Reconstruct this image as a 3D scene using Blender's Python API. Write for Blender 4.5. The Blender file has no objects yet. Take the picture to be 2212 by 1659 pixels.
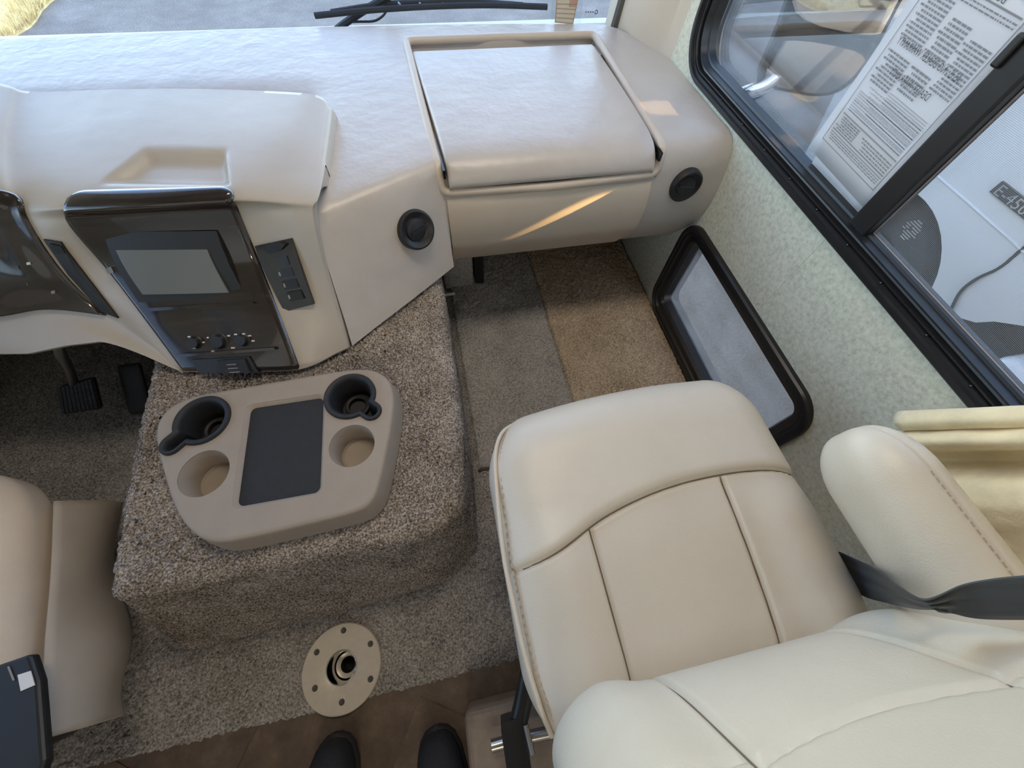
import bpy, bmesh, math, random
import numpy as np
from mathutils import Vector, Matrix, noise
from mathutils.geometry import tessellate_polygon
random.seed(7)
rng = np.random.default_rng(3)
S = bpy.context.scene
COL = S.collection
V = Vector
# ------------------------------------------------------------------ camera
F, CX, CY, H = 831.0, 1106.0, 829.5, 1.117
_X = V((6300, -980, F)).normalized()
_D = V((-38, 460, F)); _D -= _X * _X.dot(_D); _D.normalize()
_Z = -_D
_Y = _Z.cross(_X)
if _Y.z < 0: _Y = -_Y
RW = Matrix((_X, _Y, _Z))               # world = RW @ (image right, image down, forward)
CAM = V((0, 0, H))
cd = bpy.data.cameras.new('camera'); cam = bpy.data.objects.new('camera', cd); COL.objects.link(cam)
cd.sensor_fit = 'HORIZONTAL'; cd.sensor_width = 36.0; cd.lens = F / 2212.0 * 36.0
cd.clip_start = 0.02; cd.clip_end = 300
bx_, by_, bz_ = RW @ V((1, 0, 0)), RW @ V((0, -1, 0)), RW @ V((0, 0, -1))
M4 = Matrix((bx_, by_, bz_)).transposed().to_4x4(); M4.translation = CAM
cam.matrix_world = M4
S.camera = cam
def ray(px, py): return RW @ V((px - CX, py - CY, F))
def at(px, py, x=None, y=None, z=None):
    """point of the room seen at a pixel, on the plane x=, y= or z="""
    r = ray(px, py)
    if z is not None: t = (z - H) / r.z
    elif x is not None: t = x / r.x
    else: t = y / r.y
    return CAM + r * t
def pj(p):
    c = RW.transposed() @ (V(p) - CAM)
    return CX + F * c.x / c.z, CY + F * c.y / c.z
# ------------------------------------------------------------------ light
S.view_settings.view_transform = 'Standard'; S.view_settings.look = 'None'
S.view_settings.gamma = 1.0; S.view_settings.use_curve_mapping = False
S.view_settings.exposure = 2.27
W = bpy.data.worlds.new('sky'); S.world = W; W.use_nodes = True
wn = W.node_tree.nodes; wl = W.node_tree.links
sky = wn.new('ShaderNodeTexSky'); sky.sky_type = 'NISHITA'; sky.sun_disc = False
SUN = V((1, -1.95, 0.43)).normalized()
sky.sun_elevation = math.radians(38); sky.sun_rotation = math.atan2(SUN.x, SUN.y)
sky.altitude = 200; sky.air_density = 1.0; sky.dust_density = .4; sky.ozone_density = 2.2
hs = wn.new('ShaderNodeHueSaturation'); hs.inputs['Saturation'].default_value = .86   # tones down the sky's blue
wl.new(sky.outputs[0], hs.inputs['Color']); wl.new(hs.outputs[0], wn['Background'].inputs[0]); wn['Background'].inputs[1].default_value = 0.165
sd = bpy.data.lights.new('sun', 'SUN'); sd.energy = 5.0; sd.angle = math.radians(0.6); sd.color = (1.0, 0.78, 0.50)
so = bpy.data.objects.new('sun', sd); COL.objects.link(so); so.rotation_euler = SUN.to_track_quat('Z', 'Y').to_euler()
so.location = (4, -6, 4)

FILL_LIGHTS = ((.10, .66, 1.9, (.80, .26)), (-.36, -2.1, 3.0, (.6, .3)))  # unseen ceiling fill lamps, added to brighten the cabin
for (lx0, ly0, en, sz) in FILL_LIGHTS:
    ad = bpy.data.lights.new('fill_lamp', 'AREA'); ad.shape = 'RECTANGLE'; ad.size, ad.size_y = sz; ad.energy = en; ad.color = (1.0, .86, .68)
    ao = bpy.data.objects.new('fill_lamp', ad); COL.objects.link(ao); ao.location = (lx0, ly0, 1.955)
# added spot lamps imitating the low sun's orange streaks on the dash
for nm, tgt, en, sz in (('streak_helper', V((.335, .818, .452)), 420.0, 1.5), ('streak_helper_dash', at(1440, 232, z=.606), 70.0, 2.0)):
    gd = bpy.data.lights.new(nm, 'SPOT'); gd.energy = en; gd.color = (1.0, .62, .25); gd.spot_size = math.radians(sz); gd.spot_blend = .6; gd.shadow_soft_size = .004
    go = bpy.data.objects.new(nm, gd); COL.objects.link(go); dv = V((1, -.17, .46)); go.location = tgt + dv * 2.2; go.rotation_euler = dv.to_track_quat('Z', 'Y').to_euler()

# ------------------------------------------------------------------ materials
MATS = {}
def nodes(name):
    m = bpy.data.materials.new(name); m.use_nodes = True
    nt = m.node_tree; b = nt.nodes['Principled BSDF']
    MATS[name] = m
    return m, nt, b
def setp(b, col=None, rough=None, metal=None, spec=None, coat=None, sheen=None):
    if col: b.inputs['Base Color'].default_value = (*col, 1)
    if rough is not None: b.inputs['Roughness'].default_value = rough
    if metal is not None: b.inputs['Metallic'].default_value = metal
    if spec is not None: b.inputs['Specular IOR Level'].default_value = spec
    if coat is not None: b.inputs['Coat Weight'].default_value = coat; b.inputs['Coat Roughness'].default_value = .05
    if sheen is not None: b.inputs['Sheen Weight'].default_value = sheen
def noise_tex(nt, scale, detail=4, rough=.6, sx=(1, 1, 1)):
    tc = nt.nodes.new('ShaderNodeTexCoord'); mp = nt.nodes.new('ShaderNodeMapping')
    mp.inputs['Scale'].default_value = sx
    nt.links.new(tc.outputs['Object'], mp.inputs[0])
    n = nt.nodes.new('ShaderNodeTexNoise'); n.inputs['Scale'].default_value = scale
    n.inputs['Detail'].default_value = detail; n.inputs['Roughness'].default_value = rough
    nt.links.new(mp.outputs[0], n.inputs['Vector'])
    return n
def bump(nt, b, h, strength, dist):
    bp = nt.nodes.new('ShaderNodeBump'); bp.inputs['Strength'].default_value = strength; bp.inputs['Distance'].default_value = dist
    nt.links.new(h, bp.inputs['Height'])
    old = b.inputs['Normal'].links
    if old: nt.links.new(old[0].from_socket, bp.inputs['Normal'])
    nt.links.new(bp.outputs[0], b.inputs['Normal'])
def ramp(nt, fac, stops):
    r = nt.nodes.new('ShaderNodeValToRGB'); e = r.color_ramp.elements
    while len(e) < len(stops): e.new(.5)
    for el, (p, c) in zip(e, stops): el.position = p; el.color = (*c, 1)
    nt.links.new(fac, r.inputs[0]); return r
def mat(name, col, rough=.5, metal=0, spec=.5, coat=0, var=0, vscale=40, bumps=(), sheen=0):
    m, nt, b = nodes(name); setp(b, col, rough, metal, spec, coat, sheen)
    if var:
        n = noise_tex(nt, vscale)
        lo = tuple(c * (1 - var) for c in col); hi = tuple(min(1, c * (1 + var)) for c in col)
        r = ramp(nt, n.outputs[0], [(.3, lo), (.7, hi)]); nt.links.new(r.outputs[0], b.inputs['Base Color'])
    for (sc, st, di) in bumps:
        n = noise_tex(nt, sc, 3); bump(nt, b, n.outputs[0], st, di)
    return m
dash_vinyl = mat('dash_vinyl', (.52, .475, .435), .34, spec=.55, var=.04, vscale=8, bumps=[(900, .12, .001), (14, .25, .012)])
dash_smooth = mat('dash_plastic', (.60, .515, .42), .42, var=.03, vscale=10, bumps=[(1200, .12, .0006)])
cowl_vinyl = mat('cowl_vinyl', (.48, .43, .365), .34, spec=.6, var=.04, vscale=10, bumps=[(900, .12, .001), (12, .12, .01)])
tray_plastic = mat('tray_plastic', (.34, .285, .235), .55, var=.04, vscale=20, bumps=[(1500, .15, .0005)])
black_plastic = mat('black_plastic', (.016, .0165, .018), .42)
black_gloss = mat('black_gloss', (.008, .009, .011), .16, coat=.4)
black_rubber = mat('black_rubber', (.016, .017, .02), .6, var=.15, vscale=60)
black_metal = mat('black_metal', (.011, .011, .013), .36, var=.15, vscale=30)
dark_gap = mat('dark_gap', (.01, .01, .01), .8)
screen_m = mat('screen', (.16, .175, .17), .22)  # grey reflection on the switched-off screen put into the base colour
white_m = mat('white_mark', (.75, .75, .75), .5)
chrome = mat('chrome', (.75, .75, .77), .08, 1.0)
steel = mat('steel', (.45, .45, .46), .3, 1.0)
plate_m = mat('flange_paint', (.56, .50, .42), .35, metal=.2, var=.05, vscale=60)
seat_leather = mat('seat_leather', (.62, .55, .455), .40, var=.03, vscale=9, bumps=[(420, .30, .0012), (60, .10, .003)])
skirt_m = mat('seat_skirt', (.52, .45, .375), .6, var=.05, vscale=15, bumps=[(300, .2, .001)])
driver_leather = mat('driver_leather', (.72, .59, .46), .45, var=.04, vscale=12, bumps=[(420, .25, .001)])
curtain_m = mat('curtain_suede', (.80, .66, .42), .85, var=.12, vscale=22, sheen=.3, bumps=[(70, .35, .004), (500, .2, .001)])
webbing = mat('belt_webbing', (.045, .052, .062), .5, bumps=[(700, .3, .0006)])
paper_m, nt, b = nodes('paper'); setp(b, (.80, .80, .82), .7)
b.inputs['Transmission Weight'].default_value = 0
tr = nt.nodes.new('ShaderNodeBsdfTranslucent'); tr.inputs[0].default_value = (.8, .8, .82, 1)
mx = nt.nodes.new('ShaderNodeMixShader'); mx.inputs[0].default_value = .5
nt.links.new(b.outputs[0], mx.inputs[1]); nt.links.new(tr.outputs[0], mx.inputs[2]); nt.links.new(mx.outputs[0], nt.nodes['Material Output'].inputs[0])
ink_m = mat('ink', (.10, .10, .11), .8); ink_soft = mat('ink_soft', (.24, .24, .26), .8)
ink_grey = mat('ink_grey', (.38, .38, .40), .8)
tape_m = mat('tape', (.80, .72, .55), .4)
rv_paint = mat('rv_paint', (.62, .56, .45), .3, coat=.4)
stripe_m = mat('stripe_paint', (.03, .028, .03), .3)
van_paint = mat('van_paint', (.66, .69, .74), .22, coat=.6)
tyre_m = mat('tyre', (.02, .02, .022), .8, var=.2, vscale=20)
mirror_m = mat('mirror_glass', (.8, .8, .82), .03, 1.0)
mirror_grey = mat('mirror_plastic', (.022, .024, .027), .45)
ceil_m = mat('headliner', (.55, .50, .42), .9, var=.04, vscale=20)
shoe_m = mat('shoe_fabric', (.012, .014, .022), .8, var=.3, vscale=200)
sole_m = mat('shoe_sole', (.02, .02, .024), .7)
gasket_m = mat('gasket', (.10, .095, .085), .7)
sticker_m = mat('sticker_cream', (.66, .60, .48), .5)
sticker_red = mat('sticker_red', (.55, .33, .26), .5)
# glossy dark wood
wood_m, nt, b = nodes('dark_wood'); setp(b, (.03, .02, .02), .18, coat=1.0)
n = noise_tex(nt, 9, 6, .65, (1.0, 6, 14)); r = ramp(nt, n.outputs[0], [(.3, (.010, .008, .008)), (.55, (.026, .0185, .018)), (.8, (.055, .038, .034))])
nt.links.new(r.outputs[0], b.inputs['Base Color'])
# wall covering: mottled sage / beige felt
wall_m, nt, b = nodes('wall_felt'); setp(b, (.4, .4, .3), .85)
n = noise_tex(nt, 105, 5, .75, (1, 1, 1)); r = ramp(nt, n.outputs[0], [(.32, (.44, .43, .335)), (.5, (.60, .58, .465)), (.7, (.71, .69, .565))])
nt.links.new(r.outputs[0], b.inputs['Base Color']); n2 = noise_tex(nt, 260, 3); bump(nt, b, n2.outputs[0], .35, .002)
def carpet(name, c1, c2, c3, sc=230):
    m, nt, b = nodes(name); setp(b, c2, .95, spec=.1)
    n = noise_tex(nt, sc, 3, .7); n3 = noise_tex(nt, 9, 3, .6)
    mxn = nt.nodes.new('ShaderNodeMath'); mxn.operation = 'MULTIPLY_ADD'; mxn.inputs[1].default_value = .25; 
    nt.links.new(n3.outputs[0], mxn.inputs[0]); nt.links.new(n.outputs[0], mxn.inputs[2])
    r = ramp(nt, mxn.outputs[0], [(.44, c1), (.60, c2), (.80, c3)])
    nt.links.new(r.outputs[0], b.inputs['Base Color']); bump(nt, b, n.outputs[0], .8, .004)
    return m
carpet_brown = carpet('carpet_brown', (.045, .037, .031), (.225, .19, .165), (.64, .57, .50), 260)
carpet_floor = carpet('carpet_floor', (.085, .078, .072), (.255, .238, .224), (.47, .445, .42), 200)
carpet_mat = carpet('carpet_mat', (.165, .157, .152), (.33, .315, .305), (.50, .48, .465), 190)
carpet_sunlit = carpet('carpet_sunlit', (.22, .165, .12), (.42, .335, .25), (.65, .54, .42), 190)  # mat carpet with sunlight from the low window put into its colour
# vinyl floor
vinyl_m, nt, b = nodes('vinyl_tile'); setp(b, (.1, .07, .05), .42)
n = noise_tex(nt, 14, 6, .7); r = ramp(nt, n.outputs[0], [(.3, (.06, .04, .03)), (.55, (.115, .08, .058)), (.8, (.20, .15, .11))])
nt.links.new(r.outputs[0], b.inputs['Base Color'])
vinyl_light = mat('vinyl_light', (.24, .19, .15), .5, var=.25, vscale=16)
# asphalt
asphalt, nt, b = nodes('asphalt'); setp(b, (.2, .2, .2), .9)
n = noise_tex(nt, 60, 6, .8); n2 = noise_tex(nt, 1.6, 5, .65)
mm = nt.nodes.new('ShaderNodeMath'); mm.operation = 'MULTIPLY_ADD'; mm.inputs[1].default_value = .5
nt.links.new(n2.outputs[0], mm.inputs[0]); nt.links.new(n.outputs[0], mm.inputs[2])
r = ramp(nt, mm.outputs[0], [(.5, (.155, .133, .11)), (.72, (.235, .205, .172)), (.95, (.44, .39, .335))])
nt.links.new(r.outputs[0], b.inputs['Base Color']); bump(nt, b, n.outputs[0], .5, .01)
sunlit_ground_m = mat('sunlit_ground', (.86, .66, .33), .9, var=.25, vscale=14)  # straw yellow standing in for sunlight on the ground
# panes
def pane_mat(name, tint, refl=1.0):
    m, nt, b = nodes(name); nt.nodes.remove(b)
    tr = nt.nodes.new('ShaderNodeBsdfTransparent'); tr.inputs[0].default_value = (*tint, 1)
    gl = nt.nodes.new('ShaderNodeBsdfGlossy'); gl.inputs['Roughness'].default_value = .0
    fr = nt.nodes.new('ShaderNodeFresnel'); fr.inputs[0].default_value = 1.45
    mu = nt.nodes.new('ShaderNodeMath'); mu.operation = 'MULTIPLY'; mu.inputs[1].default_value = refl
    nt.links.new(fr.outputs[0], mu.inputs[0])
    mx = nt.nodes.new('ShaderNodeMixShader'); nt.links.new(mu.outputs[0], mx.inputs[0])
    nt.links.new(tr.outputs[0], mx.inputs[1]); nt.links.new(gl.outputs[0], mx.inputs[2])
    nt.links.new(mx.outputs[0], nt.nodes['Material Output'].inputs[0])
    return m
glass_m = pane_mat('window_glass', (.93, .95, .95), .7)
glass_low, nt, b = nodes('dusty_glass'); setp(b, (.42, .42, .41), .6)
n = noise_tex(nt, 18, 6, .75, (1, .5, 1)); r = ramp(nt, n.outputs[0], [(.36, (.10, .10, .10)), (.50, (.155, .155, .155)), (.64, (.22, .22, .22))])
tr = nt.nodes.new('ShaderNodeBsdfTransparent'); tr.inputs[0].default_value = (.72, .69, .64, 1); tl_ = nt.nodes.new('ShaderNodeBsdfTranslucent'); tl_.inputs[0].default_value = (.85, .86, .85, 1)
mx = nt.nodes.new('ShaderNodeMixShader'); mx2 = nt.nodes.new('ShaderNodeMixShader'); mx2.inputs[0].default_value = .75
nt.links.new(b.outputs[0], mx2.inputs[1]); nt.links.new(tl_.outputs[0], mx2.inputs[2])
nt.links.new(r.outputs[0], mx.inputs[0]); nt.links.new(tr.outputs[0], mx.inputs[1]); nt.links.new(mx2.outputs[0], mx.inputs[2]); nt.links.new(mx.outputs[0], nt.nodes['Material Output'].inputs[0])
clear_film = pane_mat('clear_film', (.90, .92, .93), .6)
# insect screen
mesh_m, nt, b = nodes('insect_screen'); setp(b, (.32, .34, .38), .6)
tc = nt.nodes.new('ShaderNodeTexCoord'); sp = nt.nodes.new('ShaderNodeSeparateXYZ'); nt.links.new(tc.outputs['Object'], sp.inputs[0])
mxs = []
for ax in (1, 2):
    m1 = nt.nodes.new('ShaderNodeMath'); m1.operation = 'MULTIPLY'; m1.inputs[1].default_value = 520; nt.links.new(sp.outputs[ax], m1.inputs[0])
    m2 = nt.nodes.new('ShaderNodeMath'); m2.operation = 'FRACT'; nt.links.new(m1.outputs[0], m2.inputs[0])
    m3 = nt.nodes.new('ShaderNodeMath'); m3.operation = 'LESS_THAN'; m3.inputs[1].default_value = .17; nt.links.new(m2.outputs[0], m3.inputs[0]); mxs.append(m3)
mo = nt.nodes.new('ShaderNodeMath'); mo.operation = 'MAXIMUM'; nt.links.new(mxs[0].outputs[0], mo.inputs[0]); nt.links.new(mxs[1].outputs[0], mo.inputs[1])
tr = nt.nodes.new('ShaderNodeBsdfTransparent'); mx = nt.nodes.new('ShaderNodeMixShader')
nt.links.new(mo.outputs[0], mx.inputs[0]); nt.links.new(tr.outputs[0], mx.inputs[1]); nt.links.new(b.outputs[0], mx.inputs[2]); nt.links.new(mx.outputs[0], nt.nodes['Material Output'].inputs[0])

# ------------------------------------------------------------------ helpers
def mk(name, verts, faces, m, parent=None, smooth=True, angle=38):
    me = bpy.data.meshes.new(name); me.from_pydata([tuple(v) for v in verts], [], faces); me.validate()
    if m: me.materials.append(m)
    if smooth:
        me.polygons.foreach_set('use_smooth', [True] * len(me.polygons))
        try: me.set_sharp_from_angle(angle=math.radians(angle))
        except Exception: pass
    o = bpy.data.objects.new(name, me); COL.objects.link(o)
    if parent is not None:
        o.parent = parent
        if parent.type == 'EMPTY': o.matrix_parent_inverse = Matrix.Translation(-parent.location)
    return o
def thing(name, label, cat, loc, group=None):
    o = bpy.data.objects.new(name, None); COL.objects.link(o); o.location = loc; o.empty_display_size = .05
    o['label'] = label; o['category'] = cat
    if group: o['group'] = group
    return o
def tag(o, label, cat, group=None):
    o['label'] = label; o['category'] = cat
    if group: o['group'] = group
    return o
def struct(o, label=None, cat=None):
    o['kind'] = 'structure'
    if label: o['label'] = label
    if cat: o['category'] = cat
    return o
def cr1(p, t):
    """Catmull-Rom through a list of points, t in 0..len-1"""
    n = len(p); i = max(0, min(n - 2, int(t))); f = t - i
    a = p[i - 1] if i > 0 else p[i] * 2 - p[i + 1]
    b, c = p[i], p[i + 1]
    d = p[i + 2] if i + 2 < n else p[i + 1] * 2 - p[i]
    return .5 * ((2 * b) + (c - a) * f + (2 * a - 5 * b + 4 * c - d) * f * f + (3 * b - a - 3 * c + d) * f ** 3)
def crs(p, n): return [cr1(p, (len(p) - 1) * k / (n - 1)) for k in range(n)]
def gridf(nr, nc, wrap=False, flip=False):
    fs = []
    for i in range(nr - 1):
        for j in range(nc if wrap else nc - 1):
            a, b = i * nc + j, i * nc + (j + 1) % nc
            q = (a, b, b + nc, a + nc); fs.append(q[::-1] if flip else q)
    return fs
def grid(name, rows, m, parent=None, wrap=False, flip=False, **k):
    vs = [v for r in rows for v in r]
    return mk(name, vs, gridf(len(rows), len(rows[0]), wrap, flip), m, parent, **k)
def sweep(path, rad, n=8, closed=False, caps=True):
    """tube along a path; rad number or list"""
    L = len(path); vs = []; T = []
    for i in range(L):
        a = path[(i - 1) % L] if (closed or i > 0) else path[i]; b = path[(i + 1) % L] if (closed or i < L - 1) else path[i]
        T.append((b - a).normalized())
    up = V((0, 0, 1)) if abs(T[0].z) < .9 else V((1, 0, 0))
    nrm = (up - T[0] * up.dot(T[0])).normalized()
    for i in range(L):
        nrm = (nrm - T[i] * nrm.dot(T[i])).normalized(); bn = T[i].cross(nrm)
        r = rad[i] if isinstance(rad, (list, tuple)) else rad
        for k in range(n):
            a = 2 * math.pi * k / n; vs.append(path[i] + (nrm * math.cos(a) + bn * math.sin(a)) * r)
    fs = gridf(L, n, True)
    if closed:
        for k in range(n): fs.append(((L - 1) * n + k, (L - 1) * n + (k + 1) % n, (k + 1) % n, k))
    elif caps: fs += [tuple(range(n))[::-1], tuple((L - 1) * n + k for k in range(n))]
    return vs, fs
def tube(name, path, rad, m, parent=None, n=8, closed=False):
    vs, fs = sweep([V(p) for p in path], rad, n, closed); return mk(name, vs, fs, m, parent)
def frame_of(nrm, hint=V((0, 0, 1))):
    w = V(nrm).normalized(); u = hint - w * hint.dot(w)
    if u.length < 1e-3: u = V((1, 0, 0)) - w * w.x
    u.normalize(); return w.cross(u) * -1, u, w       # right, up, out
def lathe(c, nrm, prof, n=32, hint=V((0, 0, 1))):
    a, u, w = frame_of(nrm, hint); vs = []
    for (r, h) in prof:
        for k in range(n):
            t = 2 * math.pi * k / n; vs.append(V(c) + (a * math.cos(t) + u * math.sin(t)) * r + w * h)
    return vs, gridf(len(prof), n, True)
def join(parts):
    vs, fs = [], []
    for v, f in parts:
        o = len(vs); vs += list(v); fs += [tuple(i + o for i in q) for q in f]
    return vs, fs
def boxm(c, s, rot=None):
    c = V(c); vs = []
    for x in (-1, 1):
        for y in (-1, 1):
            for z in (-1, 1):
                p = V((x * s[0], y * s[1], z * s[2])); vs.append(c + (rot @ p if rot else p))
    return vs, [(0, 1, 3, 2), (4, 6, 7, 5), (0, 4, 5, 1), (2, 3, 7, 6), (0, 2, 6, 4), (1, 5, 7, 3)]
def bevel_obj(o, w, seg=3):
    md = o.modifiers.new('bevel', 'BEVEL'); md.width = w; md.segments = seg; md.limit_method = 'ANGLE'; md.angle_limit = math.radians(40)
    return o
def pad(size, rad, n):
    """dense rounded box: half sizes, corner radii and cells per axis"""
    key = {}; vs = []; fs = []
    sz, rd = V(size), V(rad)
    def vid(p):
        k = tuple(round(c, 5) for c in p)
        if k not in key:
            q = V([p[i] * sz[i] for i in range(3)]); inn = V([max(-(sz[i] - rd[i]), min(sz[i] - rd[i], q[i])) for i in range(3)])
            e = V([(q[i] - inn[i]) / rd[i] for i in range(3)]); e.normalize()
            key[k] = len(vs); vs.append(V([inn[i] + rd[i] * e[i] for i in range(3)]))
        return key[k]
    for ax in range(3):
        a, b = (ax + 1) % 3, (ax + 2) % 3
        for sgn in (-1, 1):
            for i in range(n[a]):
                for j in range(n[b]):
                    q = []
                    for (di, dj) in ((0, 0), (1, 0), (1, 1), (0, 1)):
                        p = [0, 0, 0]; p[ax] = sgn; p[a] = -1 + 2 * (i + di) / n[a]; p[b] = -1 + 2 * (j + dj) / n[b]; q.append(vid(p))
                    fs.append(tuple(q) if sgn > 0 else tuple(q[::-1]))
    return vs, fs
def plate(outer, holes, z0, z1, mp=lambda p: p):
    """flat plate with holes; outer/holes lists of (a,b), mapped to the room by mp((a,b,c))"""
    loops = [outer] + list(holes); flat = [p for l in loops for p in l]; n = len(flat)
    tris = tessellate_polygon([[V((p[0], p[1], 0)) for p in l] for l in loops])
    vs = [mp((p[0], p[1], z1)) for p in flat] + [mp((p[0], p[1], z0)) for p in flat]
    fs = [tuple(t) for t in tris] + [tuple(i + n for i in t[::-1]) for t in tris]
    o = 0
    for l in loops:
        k = len(l)
        for i in range(k):
            a, b = o + i, o + (i + 1) % k; fs.append((a, b, b + n, a + n))
        o += k
    return vs, fs
def fixn(o):
    bm = bmesh.new(); bm.from_mesh(o.data); bmesh.ops.recalc_face_normals(bm, faces=bm.faces); bm.to_mesh(o.data); bm.free(); return o
def rrect(a0, a1, b0, b1, r, n=8):
    pts = []
    for (ca, cb, s) in ((a1 - r, b1 - r, 0), (a0 + r, b1 - r, 1), (a0 + r, b0 + r, 2), (a1 - r, b0 + r, 3)):
        for k in range(n + 1):
            t = math.pi / 2 * (s + k / n); pts.append((ca + r * math.cos(t), cb + r * math.sin(t)))
    return pts
def text_mesh(body, size):
    cu = bpy.data.curves.new('lettering', 'FONT'); cu.body = body; cu.size = size; cu.resolution_u = 2
    o = bpy.data.objects.new('lettering', cu); COL.objects.link(o)
    dg = bpy.context.evaluated_depsgraph_get(); me = bpy.data.meshes.new_from_object(o.evaluated_get(dg))
    vs = [v.co.copy() for v in me.vertices]; fs = [tuple(p.vertices) for p in me.polygons]
    bpy.data.objects.remove(o); bpy.data.curves.remove(cu); bpy.data.meshes.remove(me)
    return vs, fs
def smooth01(t): t = max(0, min(1, t)); return t * t * (3 - 2 * t)

XW, XL = .755, -1.475           # inner faces of the side walls
YWS = 1.56                      # foot of the windshield
GZ = -.95                       # the ground outside
# ================================================================== SETTING
# ground outside
g = mk('ground', [(-40, -25, GZ), (40, -25, GZ), (40, 60, GZ), (-40, 60, GZ)], [(0, 1, 2, 3)], asphalt); struct(g)
# sunlit ground at the far left: sunlight put into a straw-yellow verge shape
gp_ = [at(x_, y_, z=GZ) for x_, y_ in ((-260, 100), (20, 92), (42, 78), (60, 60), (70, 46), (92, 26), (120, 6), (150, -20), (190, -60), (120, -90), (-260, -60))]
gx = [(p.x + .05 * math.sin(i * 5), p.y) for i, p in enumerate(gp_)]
vs, fs = plate(gx, [], GZ, GZ + .03, V); gv = mk('sunlit_patch', vs, fs, sunlit_ground_m, smooth=False); fixn(gv)
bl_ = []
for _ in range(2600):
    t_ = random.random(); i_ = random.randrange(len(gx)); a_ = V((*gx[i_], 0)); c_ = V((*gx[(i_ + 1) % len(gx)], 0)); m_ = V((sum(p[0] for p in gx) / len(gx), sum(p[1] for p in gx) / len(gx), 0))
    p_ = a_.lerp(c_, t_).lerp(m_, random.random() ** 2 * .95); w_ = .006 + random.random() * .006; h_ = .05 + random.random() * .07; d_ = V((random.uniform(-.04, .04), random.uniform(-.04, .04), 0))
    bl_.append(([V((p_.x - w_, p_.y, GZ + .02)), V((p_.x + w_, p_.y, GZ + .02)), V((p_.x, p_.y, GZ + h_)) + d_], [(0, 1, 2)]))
gb = mk('sunlit_patch_blades', *join(bl_), sunlit_ground_m, gv, smooth=False); gb['kind'] = 'stuff'
tag(gv, 'straw yellow patch standing for sunlit ground beyond the windshield at far left', 'grass'); gv['kind'] = 'stuff'
# right wall with its two window openings (plane y,z)
win_r = (-.36, 1.205, .617, 1.30)     # main window outer frame y0,y1,z0,z1
low_r = (.185, .862, .022, .385)      # low window outer frame
h1 = rrect(win_r[0] + .012, win_r[1] - .012, win_r[2] + .012, win_r[3] - .012, .11)
h2 = rrect(low_r[0] + .012, low_r[1] - .012, low_r[2] + .012, low_r[3] - .012, .07)
h3 = rrect(-2.6, -1.0, .70, 1.08, .08)
vs, fs = plate([(-4.0, -.3), (1.62, -.3), (1.62, 2.02), (-4.0, 2.02)], [h1, h2, h3], XW, XW + .06, lambda p: V((p[2], p[0], p[1])))
wr = fixn(mk('wall_right', vs, fs, wall_m, smooth=False)); struct(wr)
tube('wall_seam', [V((XW, .485, .617)), V((XW, .49, .40))], .0007, wall_m, wr, 5)
# outer skin of the same wall, cream paint with a dark stripe
vs, fs = plate([(-4.0, -.75), (1.7, -.75), (1.7, 2.1), (-4.0, 2.1)], [h1, h2, h3], XW + .062, XW + .075, lambda p: V((p[2], p[0], p[1])))
sk = fixn(mk('outer_skin', vs, fs, rv_paint, wr, smooth=False))
vs, fs = boxm((XW + .077, -1.2, -.35), (.002, 2.7, .09)); mk('paint_stripe', vs, fs, stripe_m, wr, smooth=False)
# left wall with driver window
h4 = rrect(-.3, 1.15, .62, 1.3, .1); h5 = rrect(-3.4, -.8, .70, 1.55, .08)
vs, fs = plate([(-4.0, -.75), (1.62, -.75), (1.62, 2.1), (-4.0, 2.1)], [h4, h5], XL - .07, XL, lambda p: V((p[2], p[0], p[1])))
struct(fixn(mk('wall_left', vs, fs, wall_m, smooth=False)))
vs, fs = boxm((-.36, -4.03, .65), (1.16, .03, 1.45)); struct(mk('wall_rear', vs, fs, wall_m, smooth=False))
vs, fs = boxm((-.36, -1.25, 2.05), (1.19, 2.8, .05)); struct(mk('ceiling', vs, fs, ceil_m, smooth=False))
# wall under the windshield (firewall) carpeted, and front cap outside
vs, fs = boxm((-.36, 1.36, .18), (1.115, .03, .42)); struct(mk('wall_front', vs, fs, carpet_floor, smooth=False))
vs, fs = boxm((-.36, 1.72, -.2), (1.16, .06, .75)); fc = mk('trim_2', vs, fs, rv_paint, smooth=False); bevel_obj(fc, .04); struct(fc)
vs, fs = boxm((-.36, 1.40, 1.87), (1.12, .20, .18)); struct(mk('trim_3', vs, fs, ceil_m, smooth=False))
fill_lens = mat('fill_lens', (.85, .83, .78), .5)  # made-up fixtures housing the added fill lamps
LN = ('added rectangular fill light above the engine cover and passenger seat', 'added rectangular fill light at the rear of the coach')
for (lx0, ly0, en, sz), lab in zip(FILL_LIGHTS, LN):
    cl = thing('fill_light', lab, 'ceiling light', (lx0, ly0, 1.98)); 
    vs, fs = plate(rrect(lx0 - sz[0] / 2 - .02, lx0 + sz[0] / 2 + .02, ly0 - sz[1] / 2 - .02, ly0 + sz[1] / 2 + .02, .03), [rrect(lx0 - sz[0] / 2, lx0 + sz[0] / 2, ly0 - sz[1] / 2, ly0 + sz[1] / 2, .02)], 1.962, 2.0, V); fixn(mk('frame', vs, fs, fill_lens, cl, smooth=False))  # frame of the added fill light
    vs, fs = plate(rrect(lx0 - sz[0] / 2, lx0 + sz[0] / 2, ly0 - sz[1] / 2, ly0 + sz[1] / 2, .02), [], 1.972, 2.0, V); fixn(mk('lens', vs, fs, fill_lens, cl, smooth=False))
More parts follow.
